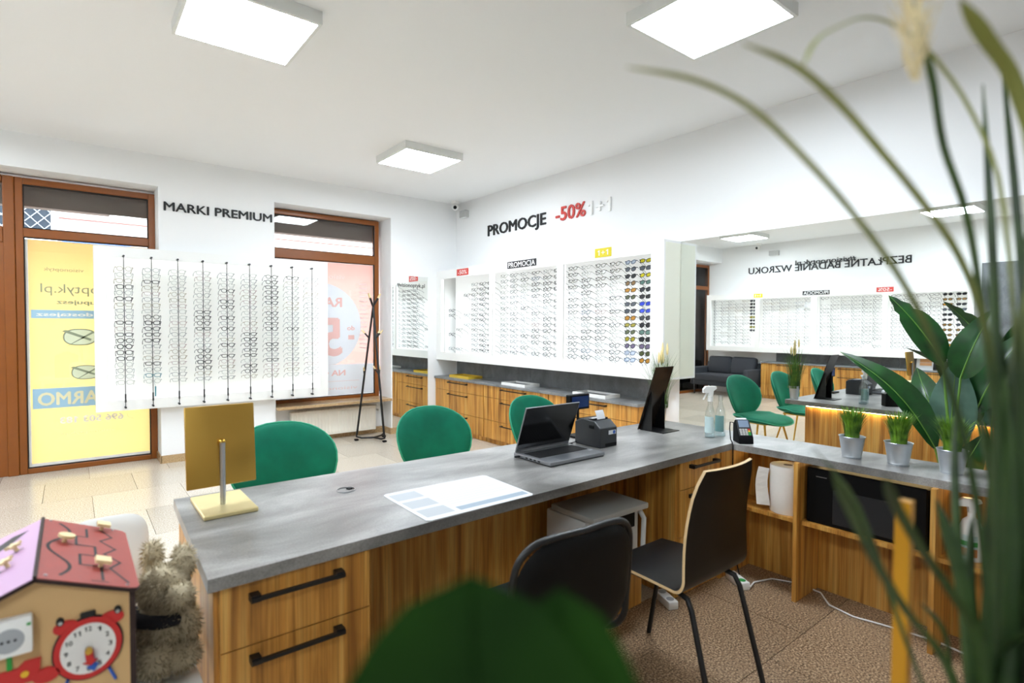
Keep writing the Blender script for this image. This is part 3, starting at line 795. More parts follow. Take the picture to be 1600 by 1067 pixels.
def spectacles(loc, rz, si, tn, col, label, group, lens=None, name='eyeglasses', cat='eyeglasses', tilt=None):
    if tilt is None: tilt = rg.uniform(-.50, -.28)
    o = shared(name, GF[si, tn], FC[col], None, loc, rz); o.rotation_euler = (tilt, 0, rz + rg.uniform(-.05, .05))
    o['label'] = label; o['category'] = cat; o['group'] = group
    for k in ('tl', 'tr'): shared('temple', GF[si, k], FC[col], o)
    for k in ('ll', 'lr'): shared('lens', GF[si, k], TINTS[lens] if lens else None, o)
    return o
rg = random.Random(11)
light_cols = ['silver', 'clear', 'silver', 'gold', 'clear', 'pink', 'silver']
NROW = 20
dark_rows = {0: [3, 5, 9, 11, 12, 13, 14, 15], 1: [2, 8, 9, 10, 11, 12, 16], 2: [], 3: [7, 8, 9, 10, 14, 15, 16, 17], 4: [3, 5, 6, 8, 10, 13, 15], 5: [11, 12, 13, 14, 15, 17, 18], 6: [0, 1, 2, 3, 4, 5, 7, 8, 9, 10, 13, 14, 16], 7: [0, 10], 8: []}
for ri, x in enumerate(RODS):
    for j in range(NROW):
        z = 1.925 - j * .0565
        if j in dark_rows[ri]:
            col = rg.choice(['black', 'black', 'charcoal']); tn = 'thick' if (ri, j) in ((0, 13), (1, 9), (3, 16), (6, 13), (5, 12)) else 'mid'
        else:
            col = rg.choice(light_cols); tn = 'thin'
        if (ri, j) == (1, 18): col, tn = 'teal', 'mid'
        si = rg.randrange(5)
        spectacles((x + rg.uniform(-.003, .003), 6.366, z), rg.uniform(-.05, .05), si, tn, col,
                   '%s eyeglasses, %s from top, %s rod from left of window rack' % (NAMES[col], ORD[j], ORD[ri]), 'eyeglasses on the window rack', tilt=rg.uniform(-.32, -.12))
# blue price tag hanging on the second rod
tg_ = MB(); tg_.box(RODS[1] + .012, 6.352, .70, RODS[1] + .024, 6.354, .80); tg_.tube([(RODS[1] + .018, 6.353, .80), (RODS[1] + .006, 6.36, .85)], .001, 4)
solo('price_tag', tg_, FC['teal'], 'small teal tag hanging below the second rod of the window rack', 'tag', (RODS[1] + .018, 6.353, .70))

COLS3 = [3.095, 3.262, 3.445, 3.625, 3.815, 4.0]
sun_l = [['yellow', 'grey', 'yellow', 'teal', 'dark', 'dark', 'blue', 'blue', 'dark', 'dark', 'teal', 'dark', 'violet', 'green', 'amber'],
         ['pale', 'grey', 'dark', 'brown', 'amber', 'green', 'grey', 'grey', 'amber', 'olive', 'green', 'olive', 'violet', 'pale', 'pale']]
SUNN = {'yellow': 'yellow', 'grey': 'grey', 'teal': 'grey-green', 'dark': 'black', 'blue': 'bright blue', 'violet': 'violet', 'green': 'dark green', 'amber': 'amber', 'pale': 'pale blue', 'brown': 'brown', 'olive': 'olive'}
for ci_, yv in enumerate(COLS3):
    for j in range(15):
        z = 1.985 - j * .0635
        if ci_ < 2:
            ln = sun_l[ci_][j]
            fcol = {'dark': 'black', 'grey': 'charcoal', 'blue': 'blue', 'amber': 'brown', 'pale': 'blue'}.get(ln, 'charcoal')
            spectacles((3.985, yv, z), -PI / 2, rg.choice([1, 2, 3, 3, 4]), 'thick', fcol,
                       '%s sunglasses, %s from top, %s column, 1+1 panel' % (SUNN[ln], ORD[j], 'rightmost' if ci_ == 0 else 'second-from-right'), 'sunglasses in the 1+1 panel', ln, 'sunglasses', 'sunglasses')
        else:
            col = rg.choice(['black', 'black', 'charcoal', 'black', 'brown', 'silver', 'clear'])
            if (ci_, j) in ((4, 7), (4, 13)): col = 'blue'
            if (ci_, j) == (3, 7): col = 'pink'
            spectacles((3.985, yv, z), -PI / 2, rg.randrange(5), 'thin' if col in ('silver', 'clear') else 'mid', col,
                       '%s eyeglasses, %s from top, %s column from left, 1+1 panel' % (NAMES[col], ORD[j], ORD[5 - ci_]), 'eyeglasses in the 1+1 panel')
COLS2 = [4.215, 4.385, 4.575, 4.765]
for ci_, yv in enumerate(COLS2):
    for j in range(15):
        z = 1.985 - j * .0635
        col = rg.choice(['black', 'black', 'charcoal', 'silver', 'brown', 'clear'] if ci_ < 3 else ['charcoal', 'silver', 'clear'])
        if (ci_, j) == (2, 1): col = 'blue'
        if (ci_, j) == (2, 9): col = 'pink'
        spectacles((3.985, yv, z), -PI / 2, rg.randrange(5), 'thin' if col in ('silver', 'clear') else 'mid', col,
                   '%s eyeglasses, %s from top, %s column from right, PROMOCJA panel' % (NAMES[col], ORD[j], ORD[ci_]), 'eyeglasses in the PROMOCJA panel')
# all the remaining pairs: joined
stuff_cols = ['black', 'charcoal', 'silver', 'clear', 'gold', 'brown']
PAIR = []
for sh in SHAPES:
    a = front_mb(sh, .0026, 10, 3)
    for sx in (-1, 1): a.merge(temple_mb(sx, sh))
    PAIR.append(a)
rest = MB()
def add_pair(loc, rz, ci):
    a = PAIR[rg.randrange(5)]; rest.mi = ci
    k = len(rest.v); M = Matrix.Translation(loc) @ Matrix.Rotation(rz, 4, 'Z') @ Matrix.Rotation(rg.uniform(-.50, -.28), 4, 'X')
    rest.v += [tuple(M @ Vector(v)) for v in a.v]
    for f in a.f: rest.f.append(tuple(k + i for i in f)); rest.m.append(ci)
for yv in (4.955, 5.135):
    for j in range(15): add_pair((3.985, yv, 1.985 - j * .0635), -PI / 2, rg.choice([1, 2, 3, 2]))
for ci_, yv in enumerate((5.40, 5.57, 5.745, 5.92, 6.10, 6.28)):
    for j in range(15):
        if ci_ < 3 and j > 0 or (ci_ >= 3 and rg.random() < (.35 if j > 6 else .05)): add_pair((3.985, yv, 1.985 - j * .0635), -PI / 2, rg.choice([0, 1, 1, 2, 3]))
for oi_, (a, b) in enumerate(opsC):
    n = 6
    for c in range(n):
        yv = a + .09 + c * (b - a - .18) / (n - 1)
        if oi_ == 0 and c < 2 or oi_ == 3 and c == 0: continue
        for j in range(14):
            if rg.random() < .04: continue
            ci_ = rg.choice([0, 1, 1, 2]) if oi_ == 0 else rg.choice([1, 2, 2, 3, 3, 4]) if oi_ > 1 else rg.choice([1, 1, 2, 2, 3])
            add_pair((XC + .23, yv, 1.93 - j * .0655), PI / 2, ci_)
ro = bpy.data.objects.new('eyeglasses', rest.mesh('eyeglasses', [FC[c] for c in stuff_cols])); COL.objects.link(ro)
ro['label'] = 'the many small eyeglasses in the far panels of the wall display cases'; ro['category'] = 'eyeglasses'; ro['kind'] = 'stuff'
a, b = opsC[0]
for c in range(2):
    for j in range(11):
        ln = rg.choice(['dark', 'dark', 'grey', 'brown', 'amber', 'blue', 'dark'])
        spectacles((XC + .23, a + .09 + c * .174, 1.93 - j * .0800), PI / 2, rg.choice([1, 2, 3, 4]), 'thick', 'black',
                   '%s sunglasses in the mirror, %s from top, %s column of far case' % (SUNN[ln], ORD[j], 'rightmost' if c == 0 else 'second'), 'sunglasses of the mirrored case', ln, 'sunglasses', 'sunglasses')
a, b = opsC[3]
for j in range(10):
    ln = rg.choice(['dark', 'grey', 'dark', 'olive'])
    spectacles((XC + .23, a + .09, 1.93 - j * .066), PI / 2, rg.choice([1, 2, 3]), 'thick', 'charcoal',
               '%s sunglasses in the mirror, %s from top, below reversed 1+1 sign' % (SUNN[ln], ORD[j]), 'sunglasses of the mirrored 1+1 panel', ln, 'sunglasses', 'sunglasses')

# ------------------------------------------------------------------ drawer cabinets along the walls
def handle_mb(p0, p1, out, t=.006, post=.012):
    """bar handle between p0 and p1 standing off along out"""
    p0, p1, out = Vector(p0), Vector(p1), Vector(out); m = MB()
    a = (p1 - p0).normalized(); b = out.normalized(); c = a.cross(b)
    def ob(o, e1, e2, e3):
        vs = []
        for k in (-1, 1):
            for (i, j) in ((-1, -1), (1, -1), (1, 1), (-1, 1)): vs.append(o + e1 * i + e2 * j + e3 * k)
        m.add(vs, [(0, 3, 2, 1), (4, 5, 6, 7), (0, 1, 5, 4), (1, 2, 6, 5), (2, 3, 7, 6), (3, 0, 4, 7)])
    ob((p0 + p1) / 2 + out, a * ((p1 - p0).length / 2), b * t, c * t)
    for p in (p0 + a * post, p1 - a * post): ob(p + out * .5, a * post, b * (out.length / 2), c * post * .75)
    return m
def wall_cabinet(xf, xw, y0, y1, label):
    s = 1 if xw > xf else -1
    t = thing('drawer_cabinet', label, 'cabinet', ((xf + xw) / 2, (y0 + y1) / 2, 0))
    a, b = sorted((xf + s * .02, xw - s * .004)); part(t, 'body', MB().box(a, y0, .06, b, y1, .694), MAT['wood'])
    a, b = sorted((xf + s * .05, xw - s * .01)); part(t, 'plinth', MB().box(a, y0 + .002, 0, b, y1 - .002, .06), MAT['wood'])
    for z0, z1, zh in ((.555, .692, .663), (.285, .551, .511), (.065, .281, .243)):
        a, b = sorted((xf, xf + s * .02))
        d_ = part(t, 'drawer', MB().box(a, y0 + .002, z0, b, y1 - .002, z1), MAT['wood'])
        yc = (y0 + y1) / 2; part(d_, 'handle', handle_mb((xf, yc - .22, zh), (xf, yc + .22, zh), (-s * .028, 0, 0), .005, .010), MAT['black'])
for (a, b), lab in zip(((5.395, 6.505), (4.235, 5.385), (3.075, 4.225)),
                       ('oak drawer cabinet under the display case, next to the window wall', 'oak drawer cabinet under the display case, middle of three, behind the green chairs', 'oak drawer cabinet under the display case, right of three, behind the receipt printer')):
    wall_cabinet(3.872, XB, a, b, lab)
for (a, b), lab in zip(((4.365, 5.44), (3.28, 4.355), (2.195, 3.27)),
                       ('oak drawer cabinet in the mirror, right beside the grey sofa', 'oak drawer cabinet in the mirror, middle of three, behind the desk reflection', 'oak drawer cabinet in the mirror below the photo card')):
    wall_cabinet(XC + .34, XC, a, b, lab)
solo('cabinet_worktop', MB().rbox(3.852, 3.06, .695, XB - .012, 6.51, .722, .002, 1), MAT['topgrey'], 'long grey stone-look worktop on the drawer cabinets along the wall', 'worktop', (4.03, 4.78, .695))
solo('cabinet_worktop', MB().rbox(XC + .012, 2.18, .695, XC + .36, 5.45, .722, .002, 1), MAT['topgrey'], 'long grey worktop on the drawer cabinets seen in the large mirror', 'worktop', (XC + .18, 3.8, .695))
sp = thing('splash_panel', 'grey stone-look splash panels between worktop and display case', 'panel', (XB, 4.7, .722))
for a, b in ((3.04, 3.95), (3.955, 4.9), (4.905, 5.85), (5.855, 6.48)): part(sp, 'panel', MB().box(XB - .011, a, .722, XB - .001, b, .945), MAT['splash'])
sp = thing('splash_panel', 'grey splash panels seen in the large mirror', 'panel', (XC, 4, .722))
for a, b in ((2.2, 3.2), (3.205, 4.2), (4.205, 5.3)): part(sp, 'panel', MB().box(XC + .001, a, .722, XC + .011, b, .905), MAT['splash'])
struct('wall_panel_left', MB().box(XC, -1.2, .0, XC + .02, 2.15, 2.4), MAT['splash'])

# trays on the cabinets
def tray(label, x0, y0, x1, y1, mat, h=.032, group=None):
    t = thing('display_tray', label, 'tray', ((x0 + x1) / 2, (y0 + y1) / 2, .722))
    part(t, 'base', MB().box(x0, y0, .722, x1, y1, .727), mat)
    w = .008
    for b in ((x0, y0, x0 + w, y1), (x1 - w, y0, x1, y1), (x0 + w, y0, x1 - w, y0 + w), (x0 + w, y1 - w, x1 - w, y1)):
        part(t, 'rim', MB().box(b[0], b[1], .727, b[2], b[3], .722 + h), mat)
    part(t, 'liner', MB().box(x0 + w, y0 + w, .727, x1 - w, y1 - w, .735), MAT['splash'] if mat is not MAT['yellow_tray'] else mat)
tray('yellow tray on the worktop near the window wall', 3.93, 5.80, 4.15, 6.25, MAT['yellow_tray'])
tray('white tray on the worktop behind the middle green chair', 3.89, 4.64, 4.11, 5.06, MAT['white'])
tray('white tray on the worktop behind the receipt printer', 3.89, 3.47, 4.10, 3.90, MAT['white'])
# photo card on the mirrored cabinet
pc = thing('photo_card', 'white tent card with close-up photos of eyes, seen in the large mirror', 'card', (XC + .2, 2.79, .722))
part(pc, 'card', MB().prism([(XC + .24, .722), (XC + .245, .722), (XC + .175, 1.03), (XC + .17, 1.03)], 'y', 2.68, 2.905), MAT['paper'])
for z0, z1, mt in ((.97, 1.02, 'photo1'), (.92, .965, 'photo2'), (.84, .915, 'photo1'), (.79, .835, 'photo1')):
    fx = lambda z: XC + .2465 - (z - .722) / .308 * .07
    m = MB(); m.add([(fx(z0) + .001, 2.70, z0), (fx(z0) + .001, 2.86, z0), (fx(z1) + .001, 2.86, z1), (fx(z1) + .001, 2.70, z1)], [(0, 1, 2, 3)])
    part(pc, 'photo', m, MAT[mt])

# security cameras and junction boxes
def sec_cam(p, aim, label):
    t = thing('security_camera', label, 'camera', p); x, y, z = p
    part(t, 'base', MB().lathe([(.055, 0), (.055, -.02), (.04, -.035)], (x, y, H), 16), MAT['white'], smooth=40)
    a = Vector(aim).normalized(); c = Vector((x, y, H - .075))
    part(t, 'ball', MB().ball(c, .047, .047, .047, 14, 10), MAT['white'], smooth=60)
    part(t, 'lens', MB().tube([c + a * .03, c + a * .056], [.026, .022], 12), MAT['blackp'])
sec_cam((4.09, 6.36, H), (-.7, -1, -.35), 'white dome security camera on the ceiling in the wall corner')
sec_cam((XC + .13, 5.64, H), (.8, .35, -.3), 'white security camera seen in the large mirror')
def jbox(x0, y0, x1, y1, z0, z1, label):
    t = thing('junction_box', label, 'box', ((x0 + x1) / 2, (y0 + y1) / 2, z0))
    part(t, 'body', MB().rbox(x0, y0, z0, x1, y1, z1, .006, 1), MAT['jbox'])
    part(t, 'lid', MB().rbox(x0 + .006, y0 + .006, z0 - .006, x1 - .006, y1 - .006, z0, .002, 1), MAT['lframe'])
jbox(XB - .07, 6.20, XB, 6.34, 2.86, 2.955, 'grey junction box on the wall below the corner security camera')
jbox(XC, 5.27, XC + .07, 5.46, 2.825, 2.92, 'grey junction box beside the camera seen in the large mirror')

# ------------------------------------------------------------------ radiator
rd = thing('radiator', 'cream panel radiator under the right window sill', 'radiator', (2.53, 6.64, .06))
part(rd, 'body', MB().rbox(2.0, 6.625, .065, 3.06, 6.70, .375, .006, 1), MAT['rad'])
for i in range(25):
    x = 2.03 + i * .0406
    part(rd, 'flute', MB().rbox(x, 6.617, .09, x + .024, 6.63, .35, .004, 1), MAT['rad'])
tp = MB()
for i in range(26): tp.box(2.02 + i * .0392, 6.635, .375, 2.045 + i * .0392, 6.69, .380)
part(rd, 'top_grille', tp, MAT['rad'])
v = MB(); v.tube([(3.06, 6.66, .35), (3.12, 6.66, .35), (3.12, 6.66, .30), (3.12, 6.735, .30)], .011, 8); v.cyl((3.09, 6.66, .335), .018, .05, 10, 'z')
part(rd, 'valve', v, MAT['white'], smooth=40)
for x in (2.08, 2.98): part(rd, 'bracket', MB().box(x, 6.69, .12, x + .03, 6.74, .30), MAT['rad'])

# ------------------------------------------------------------------ coat rack
cr = thing('coat_rack', 'black metal coat rack with wooden-tipped pegs in front of the window', 'coat rack', (2.88, 6.3, 0))
feet = [Vector((2.70, 6.40, .03)), Vector((2.93, 6.11, .03)), Vector((3.06, 6.40, .03))]
cross = Vector((2.875, 6.30, 1.63))
ctr = Vector((2.89, 6.31, .03))
for i, f_ in enumerate(feet):
    top = cross + (Vector((cross.x - f_.x, cross.y - f_.y, 0)).normalized() * .5 + Vector((0, 0, .9))) * .115
    k = (f_ - cross); low = cross + k * .955
    inn = f_ + (ctr - f_).normalized() * .06
    pts = [top, cross, low, f_ + Vector((0, 0, .03)) * .6, inn, ctr]
    part(cr, 'pole', MB().tube(pts, .0125, 8), MAT['black'], smooth=50)
    part(cr, 'foot', MB().rbox(f_.x - .022, f_.y - .022, 0, f_.x + .022, f_.y + .022, .022, .005, 1), MAT['blackp'])
    dr_ = (top - cross).normalized(); out = Vector((dr_.x, dr_.y, 0)).normalized()
    tip_d = dr_
    part(cr, 'peg_tip', MB().tube([top, top + tip_d * .06], [.012, .009], 8), MAT['knob'], 'pale wooden tip')
    for s_, zz in ((.24, 0), (.52, 1)):
        b = cross + (f_ - cross) * s_; o2 = Vector((f_.x - cross.x, f_.y - cross.y, 0)).normalized()
        if i == 1: o2 = Vector((.8, -.5, 0)).normalized()
        if zz: o2 = Vector((-o2.y, o2.x, 0))
        e = b + o2 * .05 + Vector((0, 0, .06))
        pg = part(cr, 'peg', MB().tube([b, e], .010, 8), MAT['black'])
        part(pg, 'peg_tip', MB().tube([e, e + (e - b).normalized() * .05], [.010, .008], 8), MAT['knob'])

# ------------------------------------------------------------------ reception desk
ZT = .75
poly = [(.264, 1.568), (2.884, 1.632), (2.905, -.2), (3.285, -.2), (3.215, 2.345), (.291, 2.381)]
solo('desk_worktop', MB().prism(poly, 'z', ZT - .037, ZT), MAT['worktop'], 'L-shaped concrete-grey worktop of the reception desk', 'worktop', (1.7, 1.95, ZT - .037), bevel=.0015)
zu = ZT - .0372
def desk_cabinet(x0, x1, yf, y1, label, splits, hh, hs):
    t = thing('drawer_cabinet', label, 'cabinet', ((x0 + x1) / 2, (yf + y1) / 2, 0))
    part(t, 'body', MB().box(x0, yf + .02, .0, x1, y1, zu), MAT['wood'])
    for (z0, z1), zh in zip(splits, hh):
        d_ = part(t, 'drawer', MB().box(x0 + .012, yf, z0, x1 - .001, yf + .0195, z1), MAT['wood'])
        part(d_, 'handle', handle_mb((hs[0], yf, zh), (hs[1], yf, zh), (0, -.03, 0), .0055, .0125), MAT['black'])
    return t
desk_cabinet(.283, .712, 1.590, 2.19, 'oak drawer cabinet at the near left end of the reception desk', ((.535, .709), (.305, .531), (.06, .301)), (.668, .498, .262), (.365, .622))
desk_cabinet(2.41, 2.80, 1.650, 2.19, 'oak drawer cabinet under the desk behind the black plywood chair', ((.562, .709), (.318, .558), (.06, .314)), (.676, .52, .27), (2.50, 2.745))
mp = thing('modesty_panel', 'dark oak back panel of the knee space below the desk', 'panel', (1.55, 2.12, 0))
part(mp, 'board', MB().box(.714, 2.10, 0, 2.408, 2.12, zu), MAT['wood'])
part(mp, 'led_strip', MB().box(.30, 2.2, zu - .012, 3.10, 2.212, zu - .002), MAT['ledwarm'], 'warm light strip')
part(mp, 'front_board', MB().box(.285, 2.192, 0, 3.14, 2.199, zu - .02), MAT['wood'])
su = thing('shelf_unit', 'open oak shelf unit under the short arm of the desk', 'shelf', (3.0, .8, 0))
part(su, 'back_board', MB().box(3.12, -.15, 0, 3.14, 2.19, zu - .02), MAT['wood'])
part(su, 'led_strip', MB().box(3.15, -.15, zu - .012, 3.165, 2.18, zu - .002), MAT['ledwarm'], 'warm light strip')
for y in (1.262, .690, -.13): part(su, 'upright', MB().box(2.862, y, 0, 3.12, y + .02, zu), MAT['wood'])
for a, b in ((-.11, .69), (.71, 1.262), (1.282, 1.645)): part(su, 'shelf', MB().box(2.90, a, .392, 3.12, b, .412), MAT['wood'])
part(su, 'end_panel', MB().box(2.802, 1.648, 0, 3.12, 1.668, zu), MAT['wood'])

# things on the desk
gm = thing('table_mirror', 'gold square tabletop mirror seen from behind, on the left end of the desk', 'mirror', (.42, 2.17, ZT))
part(gm, 'base', MB().rbox(.335, 2.045, ZT, .505, 2.31, ZT + .016, .003, 1), MAT['goldlight'])
part(gm, 'pole', MB().tube([(.414, 2.155, ZT + .016), (.414, 2.155, .985)], .0095, 14), MAT['steel'], smooth=60)
M_ = Matrix.Translation((.414, 2.178, .972)) @ Matrix.Rotation(math.radians(-6), 4, 'X') @ Matrix.Rotation(math.radians(3), 4, 'Z')
pn = MB().rbox(-.113, -.007, -.142, .113, .004, .142, .004, 2); pn.xf(M_)
part(gm, 'back_plate', pn, MAT['gold'], smooth=40)
gl_ = MB().box(-.108, .0042, -.137, .108, .006, .137); gl_.xf(M_)
part(gm, 'mirror_glass', gl_, MAT['mirror'])
part(gm, 'pivot', MB().ball((.414, 2.163, .985), .013, .013, .013, 12, 8), MAT['brass'], smooth=60)

gt = thing('cable_grommet', 'small chrome cable ring in the desk top behind the desk mat', 'grommet', (.84, 2.096, ZT))
k = 24; part(gt, 'ring', MB().tube([(.84 + .034 * math.cos(2 * PI * i / k), 2.096 + .034 * math.sin(2 * PI * i / k), ZT + .002) for i in range(k)], .0028, 6, closed=True), MAT['steel'], smooth=60)
part(gt, 'plug', MB().cyl((.858, 2.106, ZT), .012, .005, 12), MAT['blackp'])

dm = thing('desk_mat', 'white desk mat with grey printed fields near the desk edge', 'desk mat', (1.15, 1.765, ZT))
part(dm, 'sheet', MB().prism([(.915, 1.60), (.93, 1.588), (1.375, 1.592), (1.388, 1.604), (1.397, 1.925), (1.385, 1.937), (.935, 1.945), (.922, 1.932)], 'z', ZT, ZT + .0025), MAT['paper'])
zz = ZT + .0028
def mrect(nm, x0, y0, x1, y1, mat):
    m = MB(); m.add([(x0, y0, zz), (x1, y0, zz), (x1, y1, zz), (x0, y1, zz)], [(0, 1, 2, 3)]); part(dm, nm, m, mat)
for y0 in (1.618, 1.725, 1.832): mrect('printed_field', .932, y0, 1.045, y0 + .085, MAT['printgrey'])
mrect('printed_band', 1.065, 1.615, 1.378, 1.655, MAT['printblue'])
for i in range(9): mrect('printed_line', 1.07, 1.69 + i * .025, 1.07 + (.28 if i % 3 else .2), 1.698 + i * .025, MAT['printline'])

# laptop
lp = thing('laptop', 'open grey laptop with a black screen in the middle of the desk', 'laptop', (1.9, 2.0, ZT))
LX0, LX1, LY0, LY1 = 1.715, 2.085, 1.858, 2.128
part(lp, 'base', MB().rbox(LX0, LY0, ZT + .004, LX1, LY1, ZT + .022, .004, 2), MAT['grey'], smooth=40)
part(lp, 'bottom', MB().rbox(LX0 + .004, LY0 + .004, ZT, LX1 - .004, LY1 - .004, ZT + .006, .002, 1), MAT['blackp'])
part(lp, 'keyboard_well', MB().box(LX0 + .02, 1.955, ZT + .0222, LX1 - .02, 2.075, ZT + .0228), MAT['keys'])
ky = MB()
for r_ in range(6):
    for c_ in range(18):
        x = LX0 + .024 + c_ * .01805; y = 1.958 + r_ * .0193
        ky.box(x, y, ZT + .0228, x + .0155, y + .0165, ZT + .0245)
part(lp, 'keys', ky, MAT['keys'], kind='stuff')
part(lp, 'touchpad', MB().box(1.80, 1.868, ZT + .0222, 1.915, 1.942, ZT + .0226), P('touchpad_grey', '#7d8085', .3, metal=.6))
part(lp, 'sticker', MB().box(2.045, 1.925, ZT + .0222, 2.07, 1.94, ZT + .0226), MAT['paper'])
A_ = math.radians(20)
def lid(x0, x1, h0, h1, d0, d1):
    hy, hz = LY1 - .012, ZT + .022; vs = []
    for x in (x0, x1):
        for h_, d_ in ((h0, d0), (h1, d0), (h1, d1), (h0, d1)):
            vs.append((x, hy + d_ * math.cos(A_) - h_ * math.sin(A_) * SG, hz + h_ * math.cos(A_) + d_ * math.sin(A_) * SG))
    m = MB(); m.add(vs, [(0, 1, 2, 3), (7, 6, 5, 4), (0, 4, 5, 1), (1, 5, 6, 2), (2, 6, 7, 3), (3, 7, 4, 0)]); return m
SG = 1
ld = part(lp, 'lid', lid(LX0 + .002, LX1 - .002, .0, .245, 0, .008), MAT['grey'], bevel=.002)
part(ld, 'screen', lid(LX0 + .005, LX1 - .005, .018, .242, -.001, 0), MAT['screen'])
part(ld, 'hinge', MB().tube([(LX0 + .03, LY1 - .012, ZT + .024), (LX1 - .03, LY1 - .012, ZT + .024)], .007, 8), MAT['grey'])
for i in range(4): part(lp, 'port', MB().box(LX0 - .0004, 1.93 + i * .03, ZT + .009, LX0 + .001, 1.946 + i * .03, ZT + .015), MAT['blackp'])
sb = MB(); sb.rbox(LX0 - .03, 2.075, ZT + .008, LX0, 2.088, ZT + .015, .002, 1)
solo('usb_stick', sb, MAT['blackp'], 'small black USB stick plugged into the left side of the laptop', 'usb stick', (LX0 - .015, 2.08, ZT + .008))

# receipt printer and customer display
rp = thing('receipt_printer', 'black receipt printer with paper, to the right of the laptop', 'printer', (2.26, 2.08, ZT))
m = MB().prism([(1.985, ZT), (2.175, ZT), (2.175, ZT + .125), (2.12, ZT + .148), (2.03, ZT + .140), (1.985, ZT + .105)], 'x', 2.19, 2.325)
part(rp, 'body', m, MAT['dark'], bevel=.006)
part(rp, 'cover', MB().prism([(2.045, ZT + .142), (2.165, ZT + .132), (2.165, ZT + .139), (2.045, ZT + .150)], 'x', 2.20, 2.315), MAT['blackp'])
part(rp, 'latch', MB().rbox(2.185, 2.03, ZT + .10, 2.19, 2.065, ZT + .118, .002, 1), MAT['blackp'])
m = MB(); m.grid(6, 1, lambda u, w: (2.225 + .065 * w, 2.04 - .0 + .02 * u, ZT + .145 + .045 * u + .006 * math.sin(u * 3)))
part(rp, 'paper_slip', m, MAT['paper'], 'white receipt paper')
m = MB(); m.grid(1, 1, lambda u, w: (2.215 + .085 * u, 2.05 + .085 * w, ZT + .1512 - .010 * w)); part(rp, 'paper_roll_edge', m, MAT['paper'])
part(rp, 'label', MB().box(2.255, 1.9838, ZT + .068, 2.312, 1.985, ZT + .090), MAT['paper'])
part(rp, 'label_badge', MB().cyl((2.298, 1.9832, ZT + .079), .010, .001, 12, 'y'), MAT['blue'])
part(rp, 'front_slot', MB().box(2.23, 1.9842, ZT + .006, 2.32, 1.9852, ZT + .022), MAT['blackp'])
cd = thing('customer_display', 'small black pole display with a dim blue screen behind the laptop', 'display', (2.34, 2.29, ZT))
part(cd, 'base', MB().rbox(2.27, 2.25, ZT, 2.40, 2.33, ZT + .014, .003, 1), MAT['blackp'])
part(cd, 'pole', MB().tube([(2.335, 2.295, ZT + .014), (2.335, 2.295, .92)], .008, 10), MAT['blackp'])
part(cd, 'housing', MB().rbox(2.268, 2.292, .908, 2.432, 2.33, .998, .004, 1), MAT['blackp'])
part(cd, 'screen', MB().box(2.283, 2.2905, .92, 2.42, 2.292, .986), MAT['blue_screen'])
cb = MB(); cb.tube([(2.20, 2.16, ZT + .012), (2.15, 2.17, ZT + .004), (2.13, 2.12, ZT + .004), (2.155, 2.16, ZT + .004), (2.12, 2.2, ZT + .004), (2.10, 2.26, ZT + .004)], .0022, 6)
solo('printer_cable', cb, MAT['blackp'], 'thin black cable curled between laptop and receipt printer', 'cable', (2.15, 2.16, ZT))

# black tabletop mirror
bm_ = thing('table_mirror', 'black leaning tabletop mirror with flat foot at the desk corner', 'mirror', (2.87, 2.13, ZT))
part(bm_, 'foot', MB().box(2.80, 2.03, ZT, 2.965, 2.205, ZT + .004), MAT['black'])
part(bm_, 'panel', MB().prism([(2.207, ZT + .004), (2.201, ZT + .004), (2.068, 1.153), (2.074, 1.153)], 'x', 2.776, 2.955), P('bronze_black', '#231a14', .22), bevel=.001)
part(bm_, 'gusset', MB().prism([(2.20, ZT + .004), (2.115, ZT + .004), (2.118, ZT + .25)], 'x', 2.80, 2.803), MAT['black'])
part(bm_, 'gusset', MB().prism([(2.20, ZT + .004), (2.115, ZT + .004), (2.118, ZT + .25)], 'x', 2.93, 2.933), MAT['black'])

# spray bottles, payment terminal
def bottle(cx, cy, label, col, spray):
    t = thing('spray_bottle' if spray else 'water_bottle', label, 'bottle', (cx, cy, ZT)); z = ZT
    part(t, 'body', MB().lathe([(.026, 0), (.030, .004), (.030, .135), (.026, .155), (.014, .19), (.0125, .215)], (cx, cy, z), 18), MAT['clear'], smooth=50)
    part(t, 'liquid', MB().lathe([(.0275, .004), (.0275, .10 if spray else .02)], (cx, cy, z), 16), MAT['liquid'])
    lb = MB(); n = 10
    for i in range(n):
        a0 = PI * .75 + i * .2; a1 = a0 + .2
        lb.add([(cx + .0306 * math.cos(a), cy + .0306 * math.sin(a), z + h_) for a, h_ in ((a0, .03), (a1, .03), (a1, .125), (a0, .125))], [(0, 1, 2, 3)])
    part(t, 'label', lb, col)
    if spray:
        tr = MB(); tr.cyl((cx, cy, z + .212), .016, .03, 12); part(t, 'collar', tr, MAT['trigger'])
        hd_ = MB().prism([(-.045, .262), (-.045, .285), (-.03, .302), (.03, .302), (.035, .288), (.016, .275), (.012, .242), (-.012, .242), (-.014, .262)], 'y', -.012, .012)
        M2 = Matrix.Translation((cx, cy, z)) @ Matrix.Rotation(math.radians(140), 4, 'Z') @ Matrix.Scale(-1, 4, (1, 0, 0))
        M2 = Matrix.Translation((cx, cy, z)) @ Matrix.Rotation(math.radians(-38), 4, 'Z')
        hd_.xf(M2); part(t, 'spray_head', hd_, MAT['trigger'], bevel=.002)
        tg = MB().tube([(-.022, 0, .262), (-.03, 0, .245), (-.042, 0, .222)], .005, 6); tg.xf(M2); part(t, 'trigger', tg, MAT['trigger'])
    else:
        part(t, 'cap', MB().cyl((cx, cy, z + .212), .014, .03, 12), MAT['clear'])
bottle(2.935, 1.80, 'clear spray bottle with white trigger head on the desk corner', MAT['lab_pale'], True)
bottle(3.02, 1.785, 'clear bottle with green label standing behind the spray bottle', MAT['lab_green'], False)
